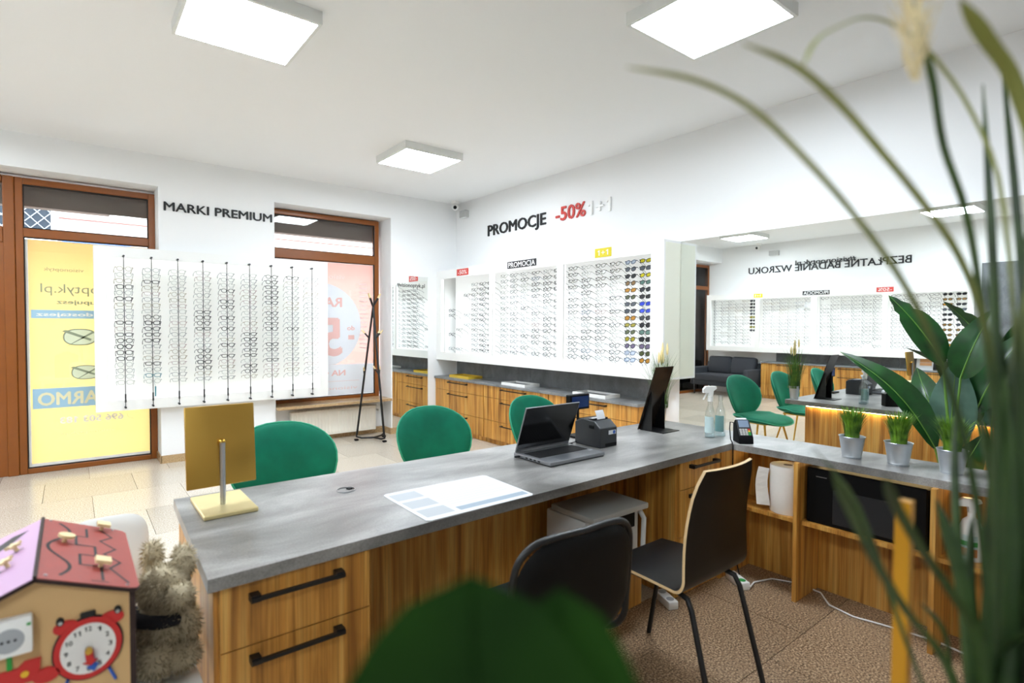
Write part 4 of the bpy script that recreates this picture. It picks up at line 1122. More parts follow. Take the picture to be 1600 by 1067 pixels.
pt = thing('payment_terminal', 'black card payment terminal with coloured keys at the inner desk corner', 'terminal', (2.95, 1.60, ZT))
TM = Matrix.Translation((2.955, 1.605, ZT)) @ Matrix.Rotation(math.radians(-40), 4, 'Z')
m = MB().prism([(-.05, 0), (.05, 0), (.05, .10), (.02, .128), (-.045, .035)], 'x', -.04, .04).xf(TM); part(pt, 'body', m, MAT['blackp'], bevel=.004)
def onface(x0, x1, t0, t1, lift):
    m = MB(); a = Vector((0, -.045, .035)); b = Vector((0, .02, .128)); nrm = Vector((0, -.093, .065)).normalized()
    vs = [Vector((x, 0, 0)) + a.lerp(b, t) + nrm * l for l in (0, lift) for x, t in ((x0, t0), (x1, t0), (x1, t1), (x0, t1))]
    m.add(vs, [(0, 3, 2, 1), (4, 5, 6, 7), (0, 1, 5, 4), (1, 2, 6, 5), (2, 3, 7, 6), (3, 0, 4, 7)]); return m.xf(TM)
part(pt, 'bezel', onface(-.036, .036, .08, .97, .003), MAT['dark'])
part(pt, 'screen', onface(-.028, .028, .55, .92, .004), P('terminal_screen', '#7c8ba0', .2))
for r_ in range(4):
    for c_ in range(4):
        mt = MAT['mfpg'] if c_ < 3 else (MAT['red'], MAT['yellow'], MAT['green'], MAT['green'])[3 - r_]
        part(pt, 'key', onface(-.030 + c_ * .0155, -.018 + c_ * .0155, .12 + r_ * .09, .19 + r_ * .09, .005), mt)
part(pt, 'paper_roll', MB().cyl((0, 0, 0), .017, .055, 12, 'x').xf(TM @ Matrix.Translation((-.0275, .038, .115))), MAT['paper'])
cb = MB(); cb.tube([(2.918, 1.64, ZT + .11), (2.900, 1.653, ZT + .115), (2.893, 1.652, ZT + .08), (2.888, 1.642, ZT + .02), (2.883, 1.630, ZT + .006), (2.874, 1.620, ZT - .006), (2.872, 1.618, .5), (2.87, 1.60, .15), (2.85, 1.55, .01)], .003, 6)
solo('terminal_cable', cb, MAT['blackp'], 'black cable hanging from the payment terminal down the desk corner', 'cable', (2.885, 1.62, .0))

# ------------------------------------------------------------------ small plants
def blades(m, c, n, h, spread, w, seed, zb, lean=(0, 0), hmin=.6):
    rg_ = random.Random(seed)
    for i in range(n):
        a = rg_.uniform(0, 2 * PI); r0 = rg_.random() ** .5 * .035 * spread / .1; hh = h * rg_.uniform(hmin, 1)
        dx, dy = math.cos(a), math.sin(a); out = spread * rg_.uniform(.15, 1) * (1.25 - .5 * hh / h)
        sxx, syy = -dy, dx; ww = w * rg_.uniform(.7, 1.2); pts = []
        for k in range(5):
            t = k / 4; rr_ = r0 + out * t ** 2.1
            p = Vector((c[0] + dx * rr_ + lean[0] * t, c[1] + dy * rr_ + lean[1] * t, zb + hh * (t - .12 * t ** 4)))
            wt = ww * (1 - t) ** .6 if k < 4 else 0
            pts.append((p - Vector((sxx, syy, 0)) * wt, p + Vector((sxx, syy, 0)) * wt))
        vs = [q for p in pts for q in p]
        m.add(vs, [(2 * k, 2 * k + 1, 2 * k + 3, 2 * k + 2) for k in range(4)])
    return m
def zinc_pot(t, x, y, z, r1, r2, h):
    part(t, 'pot', MB().lathe([(0, 0), (r1, 0), (r1, .006), (r1 * 1.03, .008), (r1 * 1.0, .012), (r1 + (r2 - r1) * .85, h * .85), (r2, h - .004), (r2 + .003, h - .001), (r2 + .002, h), (r2 - .003, h - .003), (r2 - .006, h - .02)], (x, y, z), 28), MAT['zinc'], smooth=40)
    part(t, 'soil', MB().cyl((x, y, z + h - .02), r2 - .005, .006, 20), MAT['soil'])
def grass_pot(label, loc, seed):
    t = thing('potted_grass', label, 'plant', loc, 'three small grass pots on the desk arm'); x, y, z = loc
    zinc_pot(t, x, y, z, .043, .057, .108)
    part(t, 'grass', blades(MB(), (x, y), 380, .20, .092, .0030, seed, z + .085, hmin=.72), MAT['grass'], kind='stuff')
grass_pot('artificial grass in a zinc pot, nearest the payment terminal of the three', (3.05, 1.085, ZT), 1)
grass_pot('artificial grass in a zinc pot, middle of the three on the desk arm', (3.065, .890, ZT), 2)
grass_pot('artificial grass in a zinc pot, farthest right of the three on the desk arm', (3.075, .688, ZT), 3)
t = thing('potted_grass', 'tall grass with cream flowers in a slim zinc pot behind the black mirror', 'plant', (3.135, 2.30, ZT))
zinc_pot(t, 3.135, 2.30, ZT, .034, .044, .12)
part(t, 'grass', blades(MB(), (3.135, 2.30), 150, .44, .16, .0026, 9, ZT + .10, hmin=.55), MAT['grasst'], kind='stuff')
rg_ = random.Random(4)
for i in range(9):
    a = rg_.uniform(0, 2 * PI); q = .05 * rg_.random(); x, y = 3.135 + q * math.cos(a), 2.30 + q * math.sin(a); h_ = rg_.uniform(.30, .42)
    m = MB().tube([(x, y, ZT + .11), (x + q * .3, y, ZT + .1 + h_ * .6), (x + .01, y, ZT + .1 + h_)], .0012, 4)
    st = part(t, 'flower_stalk', m, MAT['grasst'])
    part(st, 'flower', MB().lathe([(0, 0), (.007, .015), (.009, .04), (.004, .075), (0, .085)], (x + .01, y, ZT + .08 + h_ - .02), 7), MAT['flower'])

# ------------------------------------------------------------------ green velvet chairs
def cushion(outline, fn, T, nr=7, nt=36, pw=3):
    """closed soft shape: outline(theta)->(a,b), fn(a,b)->point"""
    m = MB(); 
    def pt(a, b): return Vector(fn(a, b))
    def nrm(a, b):
        e = 1e-3; return (pt(a + e, b) - pt(a - e, b)).cross(pt(a, b + e) - pt(a, b - e)).normalized()
    c0 = [0, 0]
    for i in range(nt):
        a, b = outline(2 * PI * i / nt); c0[0] += a / nt; c0[1] += b / nt
    def ring(r, s):
        out = []
        for i in range(nt):
            a, b = outline(2 * PI * i / nt); a = c0[0] + (a - c0[0]) * r; b = c0[1] + (b - c0[1]) * r
            out.append(pt(a, b) + nrm(a, b) * (s * T * (1 - r ** pw) ** .5))
        return out
    rs = [1 - (1 - i / nr) ** 1.6 for i in range(1, nr)]
    vs = []; rings = []
    for s, seq in ((1, rs), (0, [1.0]), (-1, rs[::-1])):
        for r in seq: rings.append(ring(r, s))
    vs = [v for rg_ in rings for v in rg_]; k = len(rings)
    fs = [(i * nt + j, i * nt + (j + 1) % nt, (i + 1) * nt + (j + 1) % nt, (i + 1) * nt + j) for i in range(k - 1) for j in range(nt)]
    top = len(vs); vs.append(pt(*c0) + nrm(*c0) * T); bot = len(vs); vs.append(pt(*c0) - nrm(*c0) * T)
    fs += [(top, (j + 1) % nt, j) for j in range(nt)] + [(bot, (k - 1) * nt + j, (k - 1) * nt + (j + 1) % nt) for j in range(nt)]
    m.add(vs, fs)
    rim = [pt(*outline(2 * PI * i / nt)) for i in range(nt)]
    return m, rim
def sup(th, ra_, rb, e, cb=0):
    c, n = math.cos(th), math.sin(th)
    return math.copysign(abs(c) ** (2 / e), c) * ra_, cb + math.copysign(abs(n) ** (2 / e), n) * rb
gc = thing('dining_chair', 'green velvet chair left of three, partly behind the gold mirror', 'chair', (0, 0, 0), 'green velvet chairs in front of the desk', local=True)
def seat_fn(a, b): return (a, b, .455 + .55 * a * a * (1 if b > 0 else .4) - .9 * max(0, -b - .1) ** 2 + .5 * max(0, b - .05) ** 2)
def seat_out(th):
    a, b = sup(th, .265, .27, 2.7, -.01); return a * (1 - .10 * (b > .05) * (b - .05) / .2), b
cu, rim = cushion(seat_out, seat_fn, .040)
st = part(gc, 'seat', cu, MAT['velvet'], smooth=80)
part(st, 'piping', MB().tube(rim, .005, 6, closed=True), MAT['piping'], smooth=80)
def back_fn(a, b): return (a, .205 + (b - .46) * .28 - 1.55 * a * a * (1 - .45 * max(0, min(1, (b - .45) / .42))), b)
def back_out(th):
    a, b = sup(th, .262, .215, 2.35, .665); k = (b - .45) / .43
    return a * (.80 + .28 * math.sin(min(1, max(0, k)) * PI * .62)) * .98, b
cu, rim = cushion(back_out, back_fn, .036)
bk = part(gc, 'backrest', cu, MAT['velvet'], smooth=80)
part(bk, 'piping', MB().tube(rim, .005, 6, closed=True), MAT['piping'], smooth=80)
for sx in (-1, 1):
    for sy in (-1, 1):
        part(gc, 'leg', MB().tube([(sx * .15, sy * .13, .43), (sx * .235, sy * .225, 0)], [.011, .0075], 10), MAT['brass'], smooth=60)
fr_ = MB()
for sx in (-1, 1): fr_.tube([(sx * .155, -.15, .425), (sx * .155, .15, .425)], .009, 8)
for sy in (-1, 1): fr_.tube([(-.155, sy * .14, .425), (.155, sy * .14, .425)], .009, 8)
part(gc, 'seat_frame', fr_, MAT['brass'])
gc.location = (.85, 2.76, 0); gc.rotation_euler = (0, 0, -.05)
tree_copy(gc, (1.79, 2.80, 0), .03, 'green velvet chair in the middle, left of the laptop')
tree_copy(gc, (2.68, 2.83, 0), .10, 'green velvet chair on the right, its top just showing behind the laptop')

# ------------------------------------------------------------------ staff chairs
pc_ = thing('plywood_chair', 'black bent-plywood chair with pale edges and black tube legs', 'chair', (1.88, 1.28, 0), local=True)
prof = []
prof += [(.235, .432), (.215, .446), (.12, .450), (0, .448), (-.10, .446)]
for i in range(1, 8):
    a = PI / 2 * i / 7 * .93
    prof.append((-.105 - .065 * math.sin(a), .446 + .065 * (1 - math.cos(a))))
for i in range(1, 9):
    t = i / 8; prof.append((-.170 - .058 * t - .02 * math.sin(t * PI) * -1, .511 + .385 * t))
nP = len(prof)
def hw(i):
    t = i / (nP - 1)
    w = .20 - .012 * math.cos(t * 6)
    if i < 2: w -= (.035, .008)[i]
    if i > nP - 3: w -= (.010, .035)[i - (nP - 2)] * .9
    return w
th = .0055; sh_ = MB(); nx = 8
L0 = []
for i, (y, z) in enumerate(prof):
    a = prof[max(i - 1, 0)]; b = prof[min(i + 1, nP - 1)]; ty, tz = b[0] - a[0], b[1] - a[1]; l = math.hypot(ty, tz); ny, nz = -tz / l, ty / l
    w = hw(i); cv = .022 * (i / (nP - 1)) ** 2
    L0.append([((-1 + 2 * j / nx) * w, y + s * ny * th + cv * (-1 + 2 * j / nx) ** 2, z + s * nz * th) for s in (1, -1) for j in range(nx + 1)])
o = 0; n1 = nx + 1
vs = [v for r_ in L0 for v in r_]
sh_.v = [tuple(v) for v in vs]
for i in range(nP - 1):
    A0, B0 = i * 2 * n1, (i + 1) * 2 * n1
    for j in range(nx):
        sh_.mi = 0; sh_.face((A0 + j, A0 + j + 1, B0 + j + 1, B0 + j)); sh_.face((A0 + n1 + j + 1, A0 + n1 + j, B0 + n1 + j, B0 + n1 + j + 1))
    sh_.mi = 1; sh_.face((A0, B0, B0 + n1, A0 + n1)); sh_.face((A0 + nx, A0 + n1 + nx, B0 + n1 + nx, B0 + nx))
sh_.mi = 1
for A0 in (0, (nP - 1) * 2 * n1):
    for j in range(nx): sh_.face((A0 + j, A0 + n1 + j, A0 + n1 + j + 1, A0 + j + 1))
part(pc_, 'shell', sh_, [MAT['blackwood'], MAT['ply']], smooth=35)
for sx in (-1, 1):
    x = sx * .155
    part(pc_, 'leg', MB().tube([(x, .0, .432), (x, .14, .430), (x + sx * .004, .18, .42), (x + sx * .008, .20, .39), (x + sx * .018, .275, 0)], .0105, 10), MAT['black'], smooth=60)
    part(pc_, 'leg', MB().tube([(x, .0, .432), (x, -.10, .430), (x + sx * .004, -.145, .42), (x + sx * .008, -.165, .385), (x + sx * .02, -.27, 0)], .0105, 10), MAT['black'], smooth=60)
part(pc_, 'crossbar', MB().tube([(-.155, .05, .428), (.155, .05, .428)], .009, 8), MAT['black'])

oc = thing('visitor_chair', 'black padded chair with tubular frame tucked under the desk, dark in the foreground', 'chair', (1.13, 1.34, 0), local=True, rz=-.05)
def ob_fn(a, b): return (a, -.235 - (b - .5) * .10 + .25 * a * a, b)
cu, rim = cushion(lambda th_: sup(th_, .222, .172, 3.2, .655), ob_fn, .022, 6, 40, 4)
part(oc, 'backrest', cu, MAT['blackp'], smooth=80)
def os_fn(a, b): return (a, b, .455 + .1 * a * a)
cu, rim = cushion(lambda th_: sup(th_, .225, .215, 4.2, .02), os_fn, .03, 6, 40, 4)
part(oc, 'seat', cu, P('black_upholstery', '#0f1012', .8), smooth=80)
for sx in (-1, 1):
    x = sx * .225
    part(oc, 'frame_tube', MB().tube(smooth_path([(0, -.268, .826), (x * .45, -.262, .826), (x * .76, -.255, .815), (x * .94, -.245, .775), (x * .995, -.235, .70), (x * 1.0, -.225, .58), (x * 1.0, -.215, .50), (x * 1.0, -.17, .445), (x * .98, -.1, .43), (x * .98, .15, .43)], 4), .0105, 10), MAT['black'], smooth=60)
    part(oc, 'leg', MB().tube([(x * .98, .13, .43), (x * 1.02, .21, 0)], .0105, 10), MAT['black'], smooth=60)
    part(oc, 'leg', MB().tube([(x * .98, -.08, .43), (x * 1.02, -.22, 0)], .0105, 10), MAT['black'], smooth=60)

# printer under the desk on a low oak box
pb = thing('low_box', 'low oak box under the desk carrying the white printer', 'box', (1.98, 1.86, 0))
part(pb, 'body', MB().box(1.76, 1.745, 0, 2.24, 2.095, .26), MAT['wood'])
part(pb, 'top', MB().box(1.75, 1.735, .26, 2.25, 2.098, .278), MAT['wood'])
mf = thing('office_printer', 'white multifunction printer with a grey lid under the desk', 'printer', (1.98, 1.8, .278))
part(mf, 'scanner_lid', MB().rbox(1.79, 1.655, .522, 2.175, 1.935, .550, .006, 2), MAT['mfpg'], smooth=40)
part(mf, 'body', MB().rbox(1.80, 1.72, .278, 2.18, 1.98, .515, .01, 2), MAT['mfp'], smooth=40)
part(mf, 'paper_slot', MB().rbox(1.85, 1.70, .43, 2.13, 1.75, .505, .004, 1), MAT['blackp'])
part(mf, 'front_arm', MB().tube([(2.165, 1.70, .50), (2.165, 1.675, .47), (2.155, 1.672, .33), (2.13, 1.69, .30)], .012, 8), MAT['mfp'], smooth=60)
part(mf, 'paper_tray', MB().rbox(1.86, 1.60, .282, 2.12, 1.72, .292, .003, 1), MAT['mfp'])

# things on the shelves and floor
kr = thing('paper_towel_roll', 'large white paper towel roll on the shelf under the desk arm', 'paper roll', (3.01, 1.37, .412))
part(kr, 'roll', MB().lathe([(.022, .002), (.085, .0), (.088, .006), (.089, .12), (.088, .245), (.085, .25), (.022, .25), (.022, .002)], (3.0, 1.375, .412), 28), MAT['tissue'], smooth=40)
m = MB(); m.grid(1, 6, lambda u, w: (2.93 - .03 * w * u, 1.44 + .06 * u + .01 * math.sin(w * 4), .64 - .2 * w)); part(kr, 'loose_sheet', m, MAT['tissue'])
bb = thing('storage_box', 'black storage box on the shelf right of the paper roll', 'box', (3.01, .98, .412))
part(bb, 'body', MB().rbox(2.925, .735, .412, 3.11, 1.245, .69, .006, 1), MAT['blackp'])
part(bb, 'badge', MB().box(2.9235, 1.15, .648, 2.925, 1.20, .652), MAT['steel'])
part(bb, 'front_recess', MB().rbox(2.921, .78, .43, 2.926, 1.12, .60, .002, 1), P('black_fabric_front', '#101012', .7))
cb_ = thing('cleaner_bottle', 'white trigger cleaner bottle with orange label on the right shelf', 'bottle', (3.0, .60, .412))
part(cb_, 'body', MB().lathe([(.0, 0), (.042, 0), (.045, .01), (.045, .12), (.03, .165), (.014, .18), (.014, .20)], (3.0, .60, .412), 16), MAT['trigger'], smooth=50)
for z0, z1, mt in ((.02, .055, MAT['lab_orange']), (.055, .11, MAT['lab_pale']), (.065, .085, MAT['green'])):
    lb = MB(); n = 8
    for i in range(n):
        a0 = PI * .72 + i * .2; a1 = a0 + .2; rr_ = .0455 if mt is not MAT['green'] else .0458
        lb.add([(3.0 + rr_ * math.cos(a), .60 + rr_ * math.sin(a), .412 + h_) for a, h_ in ((a0, z0), (a1, z0), (a1, z1), (a0, z1))], [(0, 1, 2, 3)])
    part(cb_, 'label', lb, mt)
hd_ = MB().prism([(-.05, .225), (-.05, .245), (-.03, .262), (.03, .258), (.035, .245), (.016, .235), (.012, .20), (-.012, .20), (-.014, .225)], 'y', -.012, .012).xf(Matrix.Translation((3.0, .60, .412)) @ Matrix.Rotation(math.radians(-60), 4, 'Z'))
part(cb_, 'spray_head', hd_, MAT['trigger'], bevel=.002)
def power_strip(label, a, b, switches):
    a, b = Vector(a), Vector(b); L = (b - a).length; ang = math.atan2(b.y - a.y, b.x - a.x)
    t = thing('power_strip', label, 'power strip', ((a.x + b.x) / 2, (a.y + b.y) / 2, 0)); M = Matrix.Translation(a) @ Matrix.Rotation(ang, 4, 'Z')
    part(t, 'body', MB().rbox(0, -.027, 0, L, .027, .04, .005, 2).xf(M), MAT['trigger'], smooth=40)
    n = max(2, int(L / .055))
    for i in range(n): part(t, 'socket', MB().cyl((.035 + i * (L - .07) / (n - 1), 0, .0385), .019, .0025, 14).xf(M), MAT['socketgreen'] if switches and i in (0, 2) else MAT['printgrey'])
power_strip('white power strip with green switches on the floor behind the plywood chair', (2.785, 1.485, 0), (2.86, 1.62, 0), True)
power_strip('white power strip on the floor under the plywood chair seat', (2.31, 1.60, 0), (2.37, 1.735, 0), False)
cb = MB(); cb.tube([(2.80, 1.47, .02), (2.90, 1.50, .006), (3.02, 1.46, .006), (3.08, 1.34, .006), (3.06, 1.22, .006), (2.96, 1.14, .006), (2.93, 1.02, .006), (2.97, .86, .006), (2.99, .70, .006), (2.95, .5, .006)], .0045, 8)
solo('extension_cord', cb, MAT['cable'], 'white extension cord on the floor along the shelf unit', 'cable', (2.95, 1.0, 0), smooth=60)

# ------------------------------------------------------------------ sofa (seen in the mirror)
so = thing('sofa', 'charcoal two-seat sofa with loose back cushions, seen in the large mirror', 'sofa', (XC + .42, 6.1, 0))
X0 = XC + .03
part(so, 'base', MB().rbox(X0 + .04, 5.50, .20, X0 + .74, 6.74, .30, .02, 2), MAT['sofa'], smooth=40)
part(so, 'seat_cushion', MB().rbox(X0 + .14, 5.585, .29, X0 + .77, 6.655, .43, .035, 3), MAT['sofa'], smooth=50)
part(so, 'back_frame', MB().rbox(X0, 5.50, .20, X0 + .13, 6.74, .66, .03, 2), MAT['sofa'], smooth=40)
for a in (5.60, 6.125):
    m = MB().rbox(-.08, 0, 0, .08, .515, .37, .05, 3).xf(Matrix.Translation((X0 + .22, a, .415)) @ Matrix.Rotation(math.radians(-12), 4, 'Y'))
    part(so, 'back_cushion', m, MAT['sofa'], smooth=60)
for a in (5.49, 6.66): part(so, 'arm', MB().rbox(X0 + .03, a, .20, X0 + .74, a + .09, .56, .025, 2), MAT['sofa'], smooth=50)
for x in (X0 + .08, X0 + .68):
    for y in (5.54, 6.68): part(so, 'leg', MB().tube([(x, y, .20), (x, y, 0)], [.016, .012], 8), MAT['black'])

# ------------------------------------------------------------------ children's corner: table, chair, busy-board house, plush toy
ct = thing('activity_table', 'low white children table under the toy house', 'table', (-.05, 1.55, 0))
part(ct, 'table_top', MB().rbox(-.42, 1.22, .47, .252, 2.0, .50, .012, 2), MAT['white'], smooth=40)
for x in (-.38, .20):
    for y in (1.27, 1.95): part(ct, 'leg', MB().tube([(x, y, .47), (x, y, 0)], [.022, .018], 10), MAT['white'])
kc = thing('child_chair', 'white rounded plastic child chair behind the toy house', 'chair', (.0, 2.2, 0))
cu, rim = cushion(lambda th_: sup(th_, .11, .14, 4, .645), lambda a, b: (a + .085, 2.16 + .4 * a * a * 0 + (b - .6) * .1, b), .014, 5, 32, 4)
part(kc, 'backrest', cu, MAT['white'], smooth=80)
part(kc, 'seat', MB().rbox(-.13, 2.17, .36, .19, 2.48, .385, .01, 2), MAT['white'], smooth=40)
for x in (-.10, .16):
    for y in (2.185, 2.45): part(kc, 'leg', MB().tube([(x, y, .53 if y < 2.3 else .36), (x, y, 0)], .014, 8), MAT['white'])

HX0, HX1, HY0, HY1, HZ = -.205, .088, 1.352, 1.725, .50
RX, RZ, EX, EZ = -.058, .930, .104, .862
hs = thing('busy_board_house', 'wooden toy activity house with red and lilac roof, clock and socket', 'toy', (-.058, 1.54, HZ))
# the boards of the house
gab = lambda y0, y1: MB().prism([(HX0, HZ), (HX1, HZ), (HX1, EZ - .002), (RX, RZ - .008), (HX0, EZ - .002)], 'y', y0, y1)
fb_ = part(hs, 'front_board', gab(HY0, HY0 + .008), [MAT['plyface']])
part(hs, 'back_board', gab(HY1 - .008, HY1), MAT['plyface'])
part(hs, 'side_board', MB().box(HX1, HY0, HZ, HX1 + .008, HY1, EZ - .004), MAT['plyedge'])
part(hs, 'side_board', MB().box(HX0 - .008, HY0, HZ, HX0, HY1, EZ - .004), MAT['plyedge'])
part(hs, 'corner_edge', MB().box(HX1 - .002, HY0 - .001, HZ, HX1 + .0085, HY0 + .0085, EZ - .006), MAT['plyedge'])
n_r = Vector((EX - RX, 0, EZ - RZ)); Lr = n_r.length; ur = n_r / Lr; nr_ = Vector((-ur.z, 0, ur.x))
if nr_.z < 0: nr_ = -nr_
ul = Vector((-ur.x, 0, ur.z)); nl_ = Vector((-nr_.x, 0, nr_.z))
ROY0, ROY1 = 1.335, 1.738
def roofP(side, u, v, l):
    """u along the slope from the ridge (m), v along the ridge, l lift"""
    b = Vector((RX, 0, RZ)) + (ur if side > 0 else ul) * u + (nr_ if side > 0 else nl_) * l
    return (b.x, v, b.z)
def roof_slab(side, outline, l0, l1):
    n = len(outline); m = MB()
    m.add([roofP(side, u, v, l0) for u, v in outline] + [roofP(side, u, v, l1) for u, v in outline],
          [tuple(range(n - 1, -1, -1)), tuple(range(n, 2 * n))] + [(i, (i + 1) % n, n + (i + 1) % n, n + i) for i in range(n)]); return m
def rrect(u0, v0, u1, v1, r, right_only=True):
    p = [(u0, v0), (u1 - r, v0), (u1 - r * .3, v0 + r * .3), (u1, v0 + r), (u1, v1 - r), (u1 - r * .3, v1 - r * .3), (u1 - r, v1), (u0, v1)]
    return p
for side, mt, nm in ((1, 'roofred', 'red roof board with maze slots'), (-1, 'roofpink', 'lilac roof board with slots')):
    b_ = part(hs, 'roof_board', roof_slab(side, rrect(.0, ROY0, Lr, ROY1, .018), -.007, 0), MAT['plyedge'])
    q = part(hs, 'roof_face', roof_slab(side, rrect(.003, ROY0 + .002, Lr - .001, ROY1 - .001, .018), 0, .0012), MAT[mt], nm)
part(hs, 'ridge_edge', MB().tube([(RX, ROY0, RZ + .002), (RX, ROY1, RZ + .002)], .0035, 6), MAT['plyedge'])
def roof_line(side, pts, w, mat, nm='slot', lift=.0016):
    m = MB()
    for (a, b), (c, d) in zip(pts, pts[1:]):
        du, dv = c - a, d - b; l = math.hypot(du, dv) or 1; e = w * .5; eu, ev = -dv / l * e, du / l * e; xu, xv = du / l * e, dv / l * e
        m.add([roofP(side, *p, lift) for p in ((a - eu - xu, b - ev - xv), (c - eu + xu, d - ev + xv), (c + eu + xu, d + ev + xv), (a + eu - xu, b + ev - xv))], [(0, 1, 2, 3)])
    part(hs, nm, m, mat)
V = lambda t: ROY1 - t * (ROY1 - ROY0)
cur = [(.028 + .020 * math.sin(t * 9.2) + .006, V(.06 + t * .86)) for t in [i / 26 for i in range(27)]]
roof_line(1, cur, .0065, MAT['gasket'])
mz = [(.088, .10), (.088, .26), (.066, .26), (.066, .42), (.102, .42), (.102, .58), (.072, .58), (.072, .74), (.110, .74), (.110, .93)]
roof_line(1, [(u, V(t)) for u, t in mz], .0055, MAT['gasket'])
roof_line(1, [(.092, V(.955)), (.118, V(.955))], .004, MAT['gasket'])
zg = [(.118, .08), (.140, .20), (.114, .30), (.143, .42), (.118, .53), (.148, .64), (.126, .75), (.155, .93)]
roof_line(1, [(u, V(t)) for u, t in zg], .005, MAT['gasket'])
def roof_knob(side, u, t, kind):
    c = Vector(roofP(side, u, V(t), .012)); n = nr_ if side > 0 else nl_; m = MB()
    m.tube([Vector(roofP(side, u, V(t), 0)), c], .004, 8)
    if kind == 'disc': m.tube([c, c + n * .006], .016, 18)
    elif kind == 'square':
        e1 = (ur if side > 0 else ul) * .014; e2 = Vector((0, .016, 0)); vs = []
        for l in (0, .007):
            for i, j in ((-1, -1), (1, -1), (1, 1), (-1, 1)): vs.append(c + e1 * i + e2 * j + n * l)
        m.add(vs, [(0, 3, 2, 1), (4, 5, 6, 7), (0, 1, 5, 4), (1, 2, 6, 5), (2, 3, 7, 6), (3, 0, 4, 7)])
    else:
        e1 = (ur if side > 0 else ul); e2 = Vector((0, 1, 0)); pts = []
        for i in range(10):
            a = i * PI / 5; rr_ = .016 if i % 2 == 0 else .007; pts.append(c + e1 * math.cos(a) * rr_ + e2 * math.sin(a) * rr_)
        m.add(pts + [p + n * .006 for p in pts], [tuple(range(9, -1, -1)), tuple(range(10, 20))] + [(i, (i + 1) % 10, 10 + (i + 1) % 10, 10 + i) for i in range(10)])
    part(hs, 'knob', m, MAT['knob'], 'pale wooden sliding knob')
roof_knob(1, .043, .40, 'disc'); roof_knob(1, .108, .74, 'square'); roof_knob(1, .120, .06, 'square')
roof_knob(-1, .040, .42, 'star'); roof_knob(-1, .050, .62, 'star')
for u0, t0 in ((.045, .10), (.075, .62)):
    sl_ = [(u0 - .02, V(t0 + .02)), (u0 + .01, V(t0)), (u0 + .055, V(t0 + .10)), (u0 + .085, V(t0 + .24)), (u0 + .06, V(t0 + .24)), (u0 + .01, V(t0 + .13))]
    m = MB(); m.add([roofP(-1, u, v, .0016) for u, v in sl_], [tuple(range(6))]); part(hs, 'slot', m, MAT['gasket'])
roof_line(-1, [(.03, V(.42)), (.155, V(.55))], .004, MAT['gasket'])
sc = MB()
for i in range(5):
    for j in range(9):
        u = .02 + i * .031; v = V(.05 + j * .11); pts = [(u + .013 * math.cos(PI * k / 5 + PI / 2), v + .016 * math.sin(PI * k / 5 + PI / 2) * 1) for k in range(6)]
        for (a, b), (c, d) in zip(pts, pts[1:]):
            sc.add([roofP(1, a, b, .0013), roofP(1, c, d, .0013), roofP(1, c + .0012, d, .0013), roofP(1, a + .0012, b, .0013)], [(0, 1, 2, 3)])
part(hs, 'roof_print', sc, MAT['roofscale'], kind='stuff')
for u, t in ((.015, .03), (.015, .95), (.145, .03), (.152, .965)):
    part(hs, 'screw', MB().tube([Vector(roofP(1, u, V(t), 0)), Vector(roofP(1, u, V(t), .003))], .003, 8), MAT['steel'])
# clock on the front board
CK = (.019, .767); fy = HY0
def disc(cx, cz, rx, rz, y0, y1, n=40):
    m = MB(); p = [(cx + rx * math.cos(2 * PI * i / n), cz + rz * math.sin(2 * PI * i / n)) for i in range(n)]
    m.prism(p, 'y', y0, y1); return m
for sx, ang in ((-1, 125), (1, 50)):
    a = math.radians(ang); bx_, bz_ = CK[0] + .058 * math.cos(a), CK[1] + .062 * math.sin(a)
    b_ = disc(bx_, bz_, .020, .013, fy - .005, fy, 20); part(hs, 'clock_bell', b_, MAT['red'])
    part(hs, 'clock_knob', disc(CK[0] + .074 * math.cos(a), CK[1] + .079 * math.sin(a), .006, .0075, fy - .006, fy, 14), MAT['gasket'])
    part(hs, 'clock_stud', MB().tube([(CK[0] + .073 * math.cos(a), fy - .006, CK[1] + .078 * math.sin(a)), (CK[0] + .073 * math.cos(a), fy - .010, CK[1] + .078 * math.sin(a))], .0035, 8), MAT['steel'])
part(hs, 'clock_handle', MB().rbox(CK[0] - .012, fy - .005, CK[1] + .060, CK[0] + .012, fy, CK[1] + .072, .002, 1), MAT['gasket'])
part(hs, 'clock_outline', disc(CK[0], CK[1], .0560, .0620, fy - .004, fy), MAT['gasket'])
part(hs, 'clock_ring', disc(CK[0], CK[1], .0535, .0595, fy - .006, fy - .003), MAT['red'])
part(hs, 'clock_dial', disc(CK[0], CK[1], .0435, .0490, fy - .0072, fy - .0055), MAT['dial'])
for k in range(1, 13):
    a = PI / 2 - 2 * PI * k / 12
    tx = str(k); w_ = .0052 * len(tx) + .001; cx_, cz_ = CK[0] + .0345 * math.cos(a), CK[1] + .039 * math.sin(a)
    letters(hs, tx, (cx_ - w_ / 2, fy - .0073, cz_ - .0045), (1, 0, 0), (0, -1, 0), w_, .009, MAT['letter_black'], .014, .0004, True, 'numeral')
def hand(a0, L, w, mat, y):
    d = Vector((math.cos(a0), 0, math.sin(a0))); e = Vector((-d.z, 0, d.x)); c = Vector((CK[0], y, CK[1])); m = MB()
    pts = [c - e * w, c + d * L * .75 - e * w, c + d * L * .75 - e * w * 1.8, c + d * L, c + d * L * .75 + e * w * 1.8, c + d * L * .75 + e * w, c + e * w]
    n = len(pts); m.add(pts + [p + Vector((0, -.004, 0)) for p in pts], [tuple(range(n)), tuple(range(2 * n - 1, n - 1, -1))] + [(i, n + i, n + (i + 1) % n, (i + 1) % n) for i in range(n)]); return part(hs, 'clock_hand', m, mat)
hand(-PI / 2 + .18, .046, .0055, MAT['blue'], fy - .008); hand(-PI / 2 + .10, .030, .0065, MAT['red'], fy - .013)
